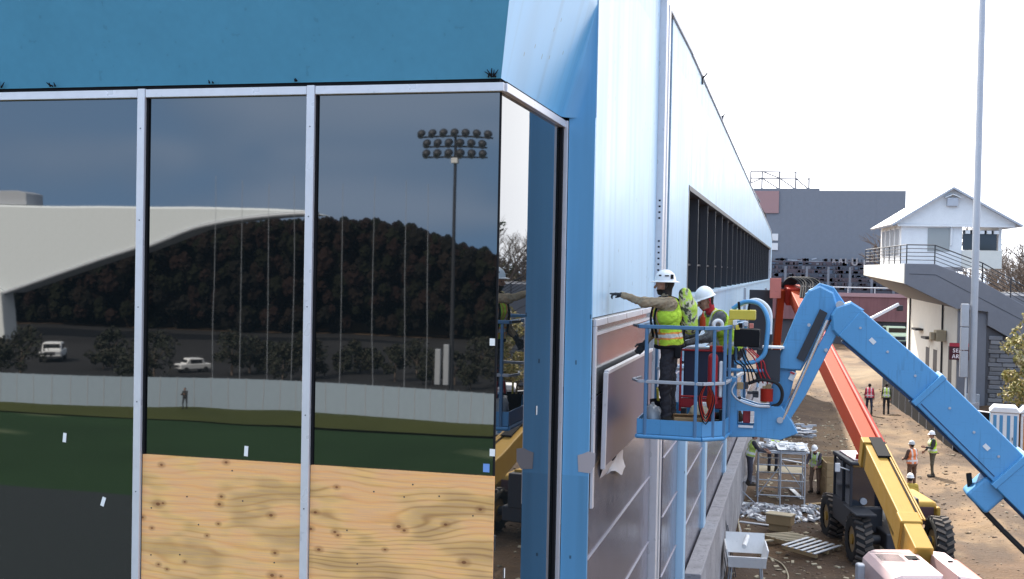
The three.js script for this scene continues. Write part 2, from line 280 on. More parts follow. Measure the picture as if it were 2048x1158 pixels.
      for (const [y0, y1] of [[PLY - 2.44, PLY], [FIELD + 0.3, PLY - 2.446]]) {
        const xa = x0 + (i === 4 ? 0.016 : 0.012), xb = edge[i + 1] - (i === 4 ? 0.045 : -0.008);
        const g = bb(xa, xb, y0, y1, GLASS_Z + 0.006, GLASS_Z + 0.024), p = prep(g).attributes.position; const uv = new Float32Array(p.count * 2);
        for (let n = 0; n < p.count; n++) { uv[2 * n] = (p.getX(n) - xa) / (xb - xa); uv[2 * n + 1] = (p.getY(n) - y0) / 2.44; }
        const gg = prep(g); gg.setAttribute('uv', new THREE.BufferAttribute(uv, 2));
        const sh = mesh('plywood_sheet', gg, pm, B, true);
        sh.userData.label = i === 4 ? 'pale plywood sheet with few knots' : 'knotty plywood sheet with dark wavy grain';
        if (y1 === PLY) for (let n = 0; n < 12; n++) mesh('screw', new THREE.CylinderGeometry(0.007, 0.007, 0.004, 6).rotateX(Math.PI / 2).translate(lerp(xa + 0.04, xb - 0.04, hash(n, i, 9)), lerp(y0 + 0.1, y1 - 0.06, hash(n, i, 11)), GLASS_Z + 0.025), M.darkSteel, sh);
      }
    }
  }
  const rp = mesh('glass_pane', bb(RX - 0.02, RX, FIELD + 0.3, HEAD - 0.06, INZ + 0.04, GLASS_Z - 0.013), M.glass, B);
  for (const [y, z] of [[6.33, -10.9], [5.05, -9.75]]) mesh('sticker', bx(0.002, 0.085, 0.03).translate(RX + 0.004, y, z), sticker, rp);

  // long side wall: blue panels above, filmed metal panels below, in front of a dark core
  mesh('wall_core', [bb(-24, FX - 0.3, FIELD, ROOF - 0.3, -78, -18.6), bb(-24, -2.6, FIELD, HEAD + 2.2, -18.6, -10.2), bb(-24, -12.6, FIELD, HEAD, -10.2, GLASS_Z - 0.03)], M.black, B);
  const panel = (y0, y1, z0, z1, mat = M.bluePanel, x = FX, name = 'wall_panel') => mesh(name, bb(x - 0.06, x, y0, y1, z0, z1, 0.004), mat, B);
  const railZ0 = -17.05, railZ1 = -17.25, gapZ = -18.05;
  panel(7.19, ROOF, railZ0 + 0.01, INZ - 0.056);
  panel(7.19, ROOF, gapZ, railZ1 - 0.01, M.white);
  // vertical rail with slots and the open joint beside it
  const rail = mesh('vertical_rail', [bb(FX - 0.02, FX + 0.10, 0, ROOF, railZ1, railZ0, 0.01)], M.alu, B);
  for (let k = 0; k < 11; k++) mesh('slot', bb(FX + 0.035, FX + 0.065, 7.6 + k * 0.085 + (k > 6 ? 0.25 : 0), 7.625 + k * 0.085 + (k > 6 ? 0.25 : 0), railZ0, railZ0 + 0.002), M.black, rail);
  mesh('vertical_rail', bb(FX - 0.02, FX + 0.05, 0, ROOF + 0.02, gapZ + 0.18, gapZ + 0.02, 0.01), M.alu, B);
  mesh('open_joint', bb(FX - 0.3, FX - 0.14, 0, ROOF, -18.75, gapZ), M.black, B);
  const W0 = -21.95, W1 = -79, WT = 9.30, WB = 7.18;
  // panels over, under and beside the ribbon window; the roof line falls away at the far end
  const roofAt = (z) => ROOF - 2.9 * Math.pow(sst(-64, -92, z), 1.3);
  panel(7.19, ROOF, W0 + 0.004, -18.75);
  const seams = [W0, ...span(-26.6, W1, 5.25).reverse()].filter((v, i, a) => !i || v < a[i - 1] - 1);
  for (let i = 0; i < seams.length; i++) {
    const z1 = seams[i], z0 = i + 1 < seams.length ? seams[i + 1] : -82;
    if (z1 - z0 < 0.5) continue;
    const t1 = roofAt(z1), t0 = roofAt(z0);
    mesh('wall_panel', poly([[-z1 + 0.003, WT], [-z0 - 0.003, WT], [-z0 - 0.003, t0], [-z1 + 0.003, t1]], 0.06).rotateY(Math.PI / 2).translate(FX - 0.06, 0, 0), M.bluePanel, B);
    panel(6.0, WB, z0 + 0.003, z1 - 0.003);
    mesh('roof_coping', beam(V(FX - 0.1, t1 + 0.012, z1), V(FX - 0.1, t0 + 0.012, z0), 0.26, 0.05), M.galv, B);
  }
  panel(6.0, 9.3, -82, W1 - 0.004);
  mesh('roof_coping', [bb(FX - 0.24, FX + 0.03, ROOF, ROOF + 0.05, W0, INZ)], M.galv, B);
  mesh('roof_slab', bb(-24, FX - 0.2, ROOF - 0.3, ROOF - 0.2, -64, -10.5), M.greyPaint, B);
  for (const [z, dx] of [[-24.2, 0.06], [-30.5, 0.0]]) mesh('roof_bracket', [beam(V(FX, ROOF - 0.1, z), V(FX + dx + 0.05, ROOF + 0.03, z), 0.02, 0.03), bb(FX - 0.02, FX + 0.03, ROOF - 0.2, ROOF - 0.02, z - 0.04, z + 0.06)], M.darkSteel, B);
  // ribbon window
  const rz = FX - 0.2;
  mesh('window_head', bb(rz, FX + 0.01, WT - 0.1, WT - 0.003, W1, W0, 0.004), M.darkMull, B);
  mesh('window_sill', bb(rz, FX + 0.05, WB + 0.003, WB + 0.07, W1, W0, 0.004), M.bluePanel, B);
  mesh('window_jamb', bb(rz, FX + 0.004, WB + 0.075, WT - 0.105, W0 - 0.14, W0), M.darkMull, B);
  mesh('window_jamb', bb(rz, FX + 0.02, WB + 0.075, WT - 0.105, W1, W1 + 0.14), M.alu, B);
  const mz = span(W1 + 0.14, W0 - 0.14, 2.48);
  for (let i = 0; i < mz.length - 1; i++) {
    const p = mesh('ribbon_pane', bb(rz - 0.02, rz, WB + 0.075, WT - 0.105, mz[i] + 0.02, mz[i + 1] - 0.02), M.glass, B);
    if (i) mesh('mullion', bb(rz - 0.02, rz + 0.16, WB + 0.075, WT - 0.105, mz[i] - 0.035, mz[i] + 0.035, 0.004), M.darkMull, B);
    mesh('transom', bb(rz, rz + 0.03, WB + 0.62, WB + 0.66, mz[i] + 0.04, mz[i + 1] - 0.04), M.darkMull, p);
  }
  // lower wall beside the lift: tree-reflecting spandrel glass, then filmed panels with bright joints
  mesh('spandrel_frame', [bb(FX, FX + 0.035, 7.10, 7.17, railZ0 + 0.02, INZ - 0.1, 0.004), bb(FX, FX + 0.03, 5.2, 7.095, INZ - 0.19, INZ - 0.1, 0.004), bb(FX, FX + 0.02, 7.0, 7.03, railZ0 + 0.02, INZ - 0.2)], M.alu, B);
  mesh('spandrel_glass', bb(FX - 0.03, FX - 0.006, 6.36, 7.18, railZ0 + 0.02, INZ - 0.02), phys(lin(0.14, 0.14, 0.14), 0.14, { ior: 1.7 }), B);
  const films = (z0, z1, list) => { for (let i = 0; i < list.length - 1; i++) { const p = panel(list[i + 1] + 0.012, list[i] - 0.012, z0, z1, M.film, FX - 0.01, 'metal_panel'); mesh('joint', bb(FX - 0.03, FX + 0.006, list[i + 1] - 0.007, list[i + 1] + 0.007, z0, z1), M.joint, p); } };
  films(railZ0 + 0.02, INZ - 0.03, [6.35, 4.68, 3.72, 2.75, 1.75, 0.75, -0.4]);
  films(W0 + 0.9, -18.75, [7.18, 5.9, 4.68, 3.72, 2.75, 1.75, 0.75, -0.4]);
  mesh('pilaster', bb(FX - 0.06, FX + 0.13, -0.2, 5.99, W0 + 0.55, W0 + 0.88, 0.01), M.bluePanel, B);
  for (const [z1, z0] of [[-21.45, -26.5], [-27.1, -34], [-34.6, -44], [-44.6, -60], [-60.6, -82]]) { films(z0, z1, [5.98, 4.68, 3.72, 2.75, 1.4]); mesh('pilaster', bb(FX - 0.06, FX + 0.06, 1.3, 5.98, z0 - 0.58, z0 - 0.02, 0.01), M.bluePanel, B); }
  // peeling film and a piece of tape
  const tp = onD(1170, 925, 11.84);
  mesh('tape_patch', poly([[-0.07, -0.10], [0.05, -0.11], [0.10, -0.03], [0.105, 0.10], [0.03, 0.115], [-0.02, 0.09], [-0.08, 0.07]], 0.004).translate(tp.x, tp.y, INZ + 0.001), std(lin(0.52, 0.46, 0.46), 0.8), B);
  const pf = []; for (let j = 0; j <= 4; j++) { const r = []; for (let i = 0; i <= 10; i++) { const t = i / 10; r.push(V(FX + 0.01 + 0.05 * Math.sin(j * 1.1 + t * 5) * (j / 4), 5.58 - 0.05 * j - 0.12 * t + 0.05 * Math.sin(t * 9 + j), -12.6 - t * 1.6)); } pf.push(r); }
  mesh('peeling_film', quads(pf), std(lin(0.6, 0.56, 0.56), 0.5), B);
}
// loose panel being fixed by the workers
{
  const g = thing('cladding_sheet', 'loose silver-edged metal panel standing proud of the wall below the worker', 'sheet', [FX + 0.07, 5.35, -13.0]);
  mesh('face', bb(-0.02, 0.008, 0.22, 1.22, -3.2, 0.62, 0.004), phys(lin(0.10, 0.09, 0.15), 0.35, { metalness: 0.1, ior: 1.8, map: grime }), g);
  mesh('edge_trim', [bb(-0.03, 0.02, 0.20, 1.24, 0.62, 0.665, 0.004)], M.alu, g);
  mesh('edge_trim', [bb(-0.03, 0.02, 1.22, 1.262, -3.2, 0.617, 0.004)], M.alu, g);
  g.rotation.z = -0.012;
}
// concrete upstand along the foot of the wall
{
  const g = thing('concrete_wall', 'low grey concrete wall along the foot of the blue building', 'wall');
  const zs = [-22.4, -29, -36, -43, -52, -62, -72, -82];
  for (let i = 0; i < zs.length - 1; i++) mesh('wall_section', bb(FX + 0.02, -1.75, -0.3, 1.9, zs[i + 1] + 0.012, zs[i] - 0.012, 0.02), M.concrete, g);
  mesh('wall_core', bb(FX + 0.05, -1.80, -0.3, 1.8, -81.9, -22.5), M.black, g);
}

// ---------------------------------------------------------------- people
function nets(f, lo, hi, h) { // surface of a distance field
  const nx = Math.ceil((hi[0] - lo[0]) / h) + 1, ny = Math.ceil((hi[1] - lo[1]) / h) + 1, nz = Math.ceil((hi[2] - lo[2]) / h) + 1;
  const val = new Float32Array(nx * ny * nz), id = new Int32Array(nx * ny * nz).fill(-1), pos = [], idx = [];
  const at = (i, j, k) => (k * ny + j) * nx + i;
  for (let k = 0; k < nz; k++) for (let j = 0; j < ny; j++) for (let i = 0; i < nx; i++) val[at(i, j, k)] = f(lo[0] + i * h, lo[1] + j * h, lo[2] + k * h);
  const cor = [[0, 0, 0], [1, 0, 0], [0, 1, 0], [1, 1, 0], [0, 0, 1], [1, 0, 1], [0, 1, 1], [1, 1, 1]], ed = [[0, 1], [2, 3], [4, 5], [6, 7], [0, 2], [1, 3], [4, 6], [5, 7], [0, 4], [1, 5], [2, 6], [3, 7]];
  for (let k = 0; k < nz - 1; k++) for (let j = 0; j < ny - 1; j++) for (let i = 0; i < nx - 1; i++) {
    const v = cor.map((c) => val[at(i + c[0], j + c[1], k + c[2])]); let m = 0; for (let n = 0; n < 8; n++) if (v[n] < 0) m++;
    if (m === 0 || m === 8) continue;
    let sx = 0, sy = 0, sz = 0, n = 0;
    for (const [a, b] of ed) if ((v[a] < 0) !== (v[b] < 0)) { const t = v[a] / (v[a] - v[b]); sx += cor[a][0] + (cor[b][0] - cor[a][0]) * t; sy += cor[a][1] + (cor[b][1] - cor[a][1]) * t; sz += cor[a][2] + (cor[b][2] - cor[a][2]) * t; n++; }
    id[at(i, j, k)] = pos.length / 3; pos.push(lo[0] + (i + sx / n) * h, lo[1] + (j + sy / n) * h, lo[2] + (k + sz / n) * h);
  }
  const quad = (a, b, c, d, flip) => { if (a < 0 || b < 0 || c < 0 || d < 0) return; if (flip) idx.push(a, c, b, b, c, d); else idx.push(a, b, c, b, d, c); };
  for (let k = 1; k < nz - 1; k++) for (let j = 1; j < ny - 1; j++) for (let i = 1; i < nx - 1; i++) {
    const s = val[at(i, j, k)] < 0;
    if (s !== val[at(i + 1, j, k)] < 0) quad(id[at(i, j - 1, k - 1)], id[at(i, j, k - 1)], id[at(i, j - 1, k)], id[at(i, j, k)], !s);
    if (s !== val[at(i, j + 1, k)] < 0) quad(id[at(i - 1, j, k - 1)], id[at(i - 1, j, k)], id[at(i, j, k - 1)], id[at(i, j, k)], !s);
    if (s !== val[at(i, j, k + 1)] < 0) quad(id[at(i - 1, j - 1, k)], id[at(i, j - 1, k)], id[at(i - 1, j, k)], id[at(i, j, k)], !s);
  }
  const g = new THREE.BufferGeometry(); g.setAttribute('position', new THREE.Float32BufferAttribute(pos, 3)); g.setIndex(idx); g.computeVertexNormals(); return g;
}
const cone = (x, y, z, q) => { // distance to a tapered capsule q = {a, b, ra, rb}
  const dx = q.b.x - q.a.x, dy = q.b.y - q.a.y, dz = q.b.z - q.a.z, l = dx * dx + dy * dy + dz * dz || 1e-9;
  const t = clamp(((x - q.a.x) * dx + (y - q.a.y) * dy + (z - q.a.z) * dz) / l);
  return Math.hypot(x - q.a.x - dx * t, y - q.a.y - dy * t, z - q.a.z - dz * t) - lerp(q.ra, q.rb, t);
};
const field = (qs, k) => (x, y, z) => { let d = 1e9; for (const q of qs) { const e = cone(x, y, z, q), h = clamp(0.5 + 0.5 * (d - e) / k); d = d === 1e9 ? e : lerp(d, e, h) - k * h * (1 - h); } return d; };
function boundsOf(qs, pad) { const lo = [1e9, 1e9, 1e9], hi = [-1e9, -1e9, -1e9]; for (const q of qs) for (const [p, r] of [[q.a, q.ra], [q.b, q.rb]]) ['x', 'y', 'z'].forEach((c, i) => { lo[i] = Math.min(lo[i], p[c] - r - pad); hi[i] = Math.max(hi[i], p[c] + r + pad); }); return [lo, hi]; }
function skin(qs, k, h, col, fold) { const [lo, hi] = boundsOf(qs, 3 * h); const g = nets(field(qs, k), lo, hi, h), p = g.attributes.position, c = new Float32Array(p.count * 3);
  for (let i = 0; i < p.count; i++) { const x = p.getX(i), y = p.getY(i), z = p.getZ(i); let best = 1e9, q0 = null; for (const q of qs) { const e = cone(x, y, z, q); if (e < best) { best = e; q0 = q; } } const o = col ? col(x, y, z, q0) : q0.c; c.set(o, i * 3); }
  g.setAttribute('color', new THREE.BufferAttribute(c, 3)); if (fold) fold(g, 0.013); return prep(g); }
const clothMat = std(lin(1, 1, 1), 0.88, 0, { vertexColors: true, bumpMap: tex(256, 256, (u, v) => fbm(u * 14, v * 14, 4, 14, 181), false, 2), bumpScale: 0.014 });
const hatWhite = phys(lin(0.78, 0.78, 0.78), 0.35, { clearcoat: 0.3 });
const SK = [0.36, 0.19, 0.125], LIME = [0.50, 0.72, 0.05], ORNG = [0.80, 0.22, 0.07], SILV = [0.62, 0.62, 0.58];
function person(o, label, pos, facing, group) {
  const root = thing('person', label, 'person', pos, Math.atan2(facing[0], facing[1]), group);
  const near = o.near, u = (v) => V(...v).normalize();
  const c = { shirt: [0.2, 0.18, 0.15], pants: [0.035, 0.035, 0.045], boots: [0.03, 0.022, 0.016], skin: SK, hand: SK, hair: [0.02, 0.014, 0.01], ...o.c };
  const th = o.thighs || [[0.06, -1, 0.05], [-0.06, -1, 0.05]], sh = o.shins || [[0, -1, -0.06], [0, -1, -0.06]];
  const hipW = 0.095, knee = [], ank = [];
  let low = 0;
  for (let s = 0; s < 2; s++) { const h0 = V(s ? -hipW : hipW, 0, 0); knee[s] = h0.clone().addScaledVector(u(th[s]), 0.44); ank[s] = knee[s].clone().addScaledVector(u(sh[s]), 0.42); low = Math.min(low, ank[s].y); }
  const hipY = o.hipY ?? (0.085 - low), hip = V(0, hipY, 0); for (let s = 0; s < 2; s++) { knee[s].add(hip); ank[s].add(hip); }
  const spine = u(o.spine || [0, 1, 0.04]), sideV = u(o.side || [1, 0, 0]); sideV.addScaledVector(spine, -sideV.dot(spine)).normalize();
  const fwd = new THREE.Vector3().crossVectors(sideV, spine);
  const T = (x, y, z) => hip.clone().addScaledVector(sideV, x).addScaledVector(spine, y).addScaledVector(fwd, z);
  const shd = [T(0.165, 0.475, -0.005), T(-0.165, 0.475, -0.005)], neck = T(0, 0.55, 0.005), qs = [], torso = [];
  const add = (a, b, ra, rb, col, arr) => { const q = { a, b, ra, rb, c: col }; qs.push(q); if (arr) arr.push(q); return q; };
  add(T(-0.075, 0.0, -0.01), T(0.075, 0.0, -0.01), 0.115, 0.115, c.pants);
  add(T(-0.06, 0.16, 0.005), T(0.06, 0.16, 0.005), 0.112, 0.112, c.shirt, torso);
  add(T(-0.07, 0.06, 0), T(0.07, 0.06, 0), 0.115, 0.115, c.shirt, torso);
  add(T(-0.085, 0.34, 0.008), T(0.085, 0.34, 0.008), 0.122, 0.122, c.shirt, torso);
  add(T(-0.12, 0.45, -0.005), T(0.12, 0.45, -0.005), 0.075, 0.075, c.shirt, torso);
  add(T(0, 0.47, 0), neck, 0.065, 0.056, c.shirt);
  const arms = o.arms || [{ up: [0.2, -1, 0.05], lo: [0.05, -1, 0.3] }, { up: [-0.2, -1, 0.05], lo: [-0.05, -1, 0.3] }];
  const hands = [];
  for (let s = 0; s < 2; s++) {
    const e = shd[s].clone().addScaledVector(u(arms[s].up), 0.29), w = e.clone().addScaledVector(u(arms[s].lo), 0.255);
    add(shd[s], e, 0.066, 0.05, c.shirt); add(e, w, 0.049, 0.034, c.shirt);
    hands.push([w, u(arms[s].hand || arms[s].lo), s, arms[s]]);
    const hp = V(s ? -hipW : hipW, 0, 0).add(hip);
    add(hp, knee[s], 0.092, 0.065, c.pants); add(knee[s], ank[s], 0.063, 0.046, c.pants);
    const toe = u((o.toes && o.toes[s]) || [s ? -0.15 : 0.15, 0, 1]); const heel = ank[s].clone().add(V(0, -0.035, 0)).addScaledVector(toe, -0.045);
    add(heel, heel.clone().addScaledVector(toe, 0.21).add(V(0, -0.008, 0)), 0.05, 0.04, c.boots); add(ank[s].clone().add(V(0, 0.07, 0)), heel, 0.052, 0.05, c.boots);
  }
  const folds = (g, amt) => { const ps = g.attributes.position, n = g.attributes.normal; for (let i = 0; i < ps.count; i++) { const x = ps.getX(i), y = ps.getY(i), z = ps.getZ(i), a = 1 - 2 * Math.abs(fbm(x * 6 + y * 5 + 31, y * 15 + z * 9 + 57, 3, 0, 251) - 0.5) * 2.2, d = amt * (clamp(a, -1, 1) - 0.4); ps.setXYZ(i, x + n.getX(i) * d, y + n.getY(i) * d, z + n.getZ(i) * d); } g.computeVertexNormals(); return g; };
  const parts = [skin(qs, 0.035, near ? 0.013 : 0.024, null, near ? folds : null)];
  // head
  const look = u(o.look || [0, 0, 1]), hup = u(o.headUp || [0, 1, 0]); const hx = new THREE.Vector3().crossVectors(hup, look).normalize(), hz = new THREE.Vector3().crossVectors(hx, hup);
  const hc = neck.clone().addScaledVector(hup, 0.125).addScaledVector(hz, 0.02), Hd = (x, y, z) => hc.clone().addScaledVector(hx, x).addScaledVector(hup, y).addScaledVector(hz, z);
  const hq = []; const ha = (a, b, ra, rb, col = c.skin) => hq.push({ a, b, ra, rb, c: col });
  ha(Hd(0, 0.025, -0.025), Hd(0, 0.02, 0.015), 0.083, 0.078); ha(Hd(0, -0.03, 0.02), Hd(0, -0.085, 0.05), 0.062, 0.032); ha(neck.clone().addScaledVector(hup, -0.02), Hd(0, -0.04, -0.03), 0.056, 0.055);
  ha(Hd(0, 0.0, 0.088), Hd(0, -0.028, 0.108), 0.010, 0.015); ha(Hd(-0.03, 0.022, 0.078), Hd(0.03, 0.022, 0.078), 0.016, 0.016); ha(Hd(-0.018, -0.062, 0.078), Hd(0.018, -0.062, 0.078), 0.011, 0.011, [c.skin[0] * 0.9, c.skin[1] * 0.62, c.skin[2] * 0.62]);
  for (const s of [-1, 1]) { ha(Hd(0.082 * s, 0.012, -0.012), Hd(0.086 * s, -0.03, -0.006), 0.016, 0.012); ha(Hd(0.036 * s, -0.03, 0.055), Hd(0.03 * s, -0.045, 0.06), 0.03, 0.024); ha(Hd(0.031 * s, 0.0, 0.074), Hd(0.031 * s, 0.0, 0.0745), 0.0105, 0.0105, [0.05, 0.04, 0.035]); }
  parts.push(skin(hq, 0.018, near ? 0.0055 : 0.013, (x, y, z, q) => { const d = V(x, y, z).sub(hc), yy = d.dot(hup), zz = d.dot(hz); if (o.beard && yy < -0.05 && zz > 0.0 && yy > -0.125) return c.hair; return (yy > 0.045 || (zz < -0.03 && yy > -0.07)) && zz < 0.075 - Math.max(0, 0.06 - yy) * 0.9 ? c.hair : (o.hood && (zz < 0.0 || yy < -0.09)) ? o.hood : q.c; }));
  // hands: palm, four fingers of different length, thumb from the side of the palm
  for (const [w, d, s, arm] of hands) {
    const q = [], pn0 = u(arm.palm || [s ? 1 : -1, 0, 0]), ax = new THREE.Vector3().crossVectors(d, pn0).normalize(), pn = new THREE.Vector3().crossVectors(ax, d);
    const P = (a, b, e) => w.clone().addScaledVector(d, a).addScaledVector(ax, b).addScaledVector(pn, e), f = (a, b, ra, rb) => q.push({ a, b, ra, rb, c: c.hand });
    const sg = arm.thumb ?? (s ? 1 : -1), curl = arm.curl ?? 0.55;
    f(P(-0.03, 0, 0), P(0.02, 0, 0), 0.034, 0.03); f(P(0.03, -0.02, 0), P(0.085, -0.026, 0), 0.02, 0.017); f(P(0.03, 0.02, 0), P(0.085, 0.026, 0), 0.02, 0.017); f(P(0.03, 0, 0), P(0.09, 0, 0), 0.021, 0.018);
    const L = [0.066, 0.076, 0.07, 0.054];
    for (let n = 0; n < 4; n++) { let p = P(0.09, sg * (0.030 - 0.020 * n), 0), a = (arm.point && n === 0 ? 0.05 : curl) * 0.7; for (let k = 0; k < 3; k++) { const l = L[n] * [0.46, 0.3, 0.24][k], e = p.clone().addScaledVector(d, Math.cos(a) * l).addScaledVector(pn, Math.sin(a) * l); f(p, e, 0.0098 - k * 0.0007, 0.0092 - k * 0.0007); p = e; a += (arm.point && n === 0 ? 0.08 : curl); } }
    let p = P(0.025, sg * 0.03, 0.005), e = P(0.06, sg * 0.058, 0.022); f(p, e, 0.016, 0.0115); f(e, P(0.092, sg * 0.06, 0.038), 0.0115, 0.0095);
    parts.push(skin(q, 0.008, near ? 0.0042 : 0.0085));
  }
  const body = new THREE.Mesh(merge(parts.map((g) => { uvMetric(g); return g; })), clothMat); body.name = 'body'; body.castShadow = body.receiveShadow = true; root.add(body);
  if (o.vest) { // sleeveless vest: the torso grown outwards, with arm and neck holes
    const tf = field(torso, 0.04), arm = [0, 1].map((s) => ({ a: shd[s].clone().addScaledVector(sideV, s ? -0.035 : 0.035), b: shd[s].clone().addScaledVector(u(arms[s].up), 0.2), ra: 0.088, rb: 0.09 })), nk = { a: T(0, 0.545, 0.05), b: T(0, 0.7, 0.02), ra: 0.068, rb: 0.09 };
    const [lo, hi] = boundsOf(torso, 0.08), vf = (x, y, z) => { const yy = (x - hip.x) * spine.x + (y - hip.y) * spine.y + (z - hip.z) * spine.z; return Math.max(tf(x, y, z) - 0.024 - 0.012 * sst(0.25, 0, yy), 0.0 - yy, -cone(x, y, z, arm[0]), -cone(x, y, z, arm[1]), -cone(x, y, z, nk)); };
    const g = nets(vf, lo, hi, near ? 0.011 : 0.019), p = g.attributes.position, cc = new Float32Array(p.count * 3);
    for (let i = 0; i < p.count; i++) {
      const d = V(p.getX(i), p.getY(i), p.getZ(i)).sub(hip), x = Math.abs(d.dot(sideV)), y = d.dot(spine), zz = d.dot(fwd);
      let col = o.vest; const st = o.stripe || SILV, ed = o.edge || st;
      const b = Math.abs(x - 0.095); if (b < 0.036 && y > 0.02) col = b < 0.016 ? SILV : ed; const h = Math.abs(y - 0.12); if (h < 0.038) col = h < 0.02 ? SILV : ed; if (y < 0.018 || (zz > 0.05 && x < 0.012)) col = o.trim || ed;
      cc.set(col, i * 3);
    }
    g.setAttribute('color', new THREE.BufferAttribute(cc, 3)); if (near) folds(g, 0.008); mesh('vest', g, clothMat, root);
  }
  if (o.harness) { const loops = []; for (const s of [-1, 1]) loops.push(tube([T(0.11 * s, 0.10, 0.155), T(0.1 * s, 0.36, 0.165), T(0.09 * s, 0.54, 0.06), T(0.07 * s, 0.5, -0.115), T(-0.09 * s, 0.3, -0.16), T(-0.14 * s, 0.05, -0.13)], 0.014, 30, 6)); mesh('harness', loops, M.black, root); mesh('tool_belt', [tube([0, 1, 2, 3, 4, 5, 6, 7].map((k) => T(Math.cos(k * Math.PI / 4) * 0.2, 0.0, Math.sin(k * Math.PI / 4) * 0.145)), 0.028, 40, 6, true), bx(0.09, 0.14, 0.07, ...T(0.19, -0.06, -0.05).toArray(), 0.02), bx(0.07, 0.1, 0.06, ...T(-0.19, -0.05, 0.03).toArray(), 0.02)], M.black, root); }
  if (o.hat) {
    const prof = [[0.001, 0.118], [0.03, 0.116], [0.062, 0.103], [0.088, 0.078], [0.103, 0.044], [0.108, 0.01], [0.110, 0.0], [o.fullBrim ? 0.152 : 0.122, -0.010], [o.fullBrim ? 0.152 : 0.122, -0.016], [0.108, -0.008]].map((p) => new THREE.Vector2(p[0], p[1]));
    const mtx = new THREE.Matrix4().makeBasis(hx, hup, hz).setPosition(Hd(0, 0.045, -0.005));
    const hm = o.hat === 1 ? hatWhite : o.hat, hat = mesh('hard_hat', [new THREE.LatheGeometry(prof, near ? 36 : 18).scale(0.94, 1, 1.08).applyMatrix4(mtx)], hm, root);
    mesh('brim', new THREE.CylinderGeometry(0.075, 0.09, 0.009, 18, 1, false, -1.2, 2.4).translate(0, -0.013, 0.072).applyMatrix4(mtx), hm, hat);
    mesh('crown_ridge', new THREE.TorusGeometry(0.108, 0.012, 6, 20, Math.PI).rotateY(Math.PI / 2).scale(1, 1.06, 1).applyMatrix4(mtx), hm, hat);
    if (o.decals) for (const [a, e, w, hh] of o.decals) { const r = 0.112, p = new THREE.BoxGeometry(w, hh, 0.006).translate(0, 0, r * Math.cos(e) + 0.0).rotateX(0).applyMatrix4(new THREE.Matrix4().makeRotationY(a)).translate(0, 0.03 + 0.06 * e, 0).applyMatrix4(mtx); mesh('decal', p, M.black, hat); }
  }
  root.updateMatrixWorld(true);
  return root;
}
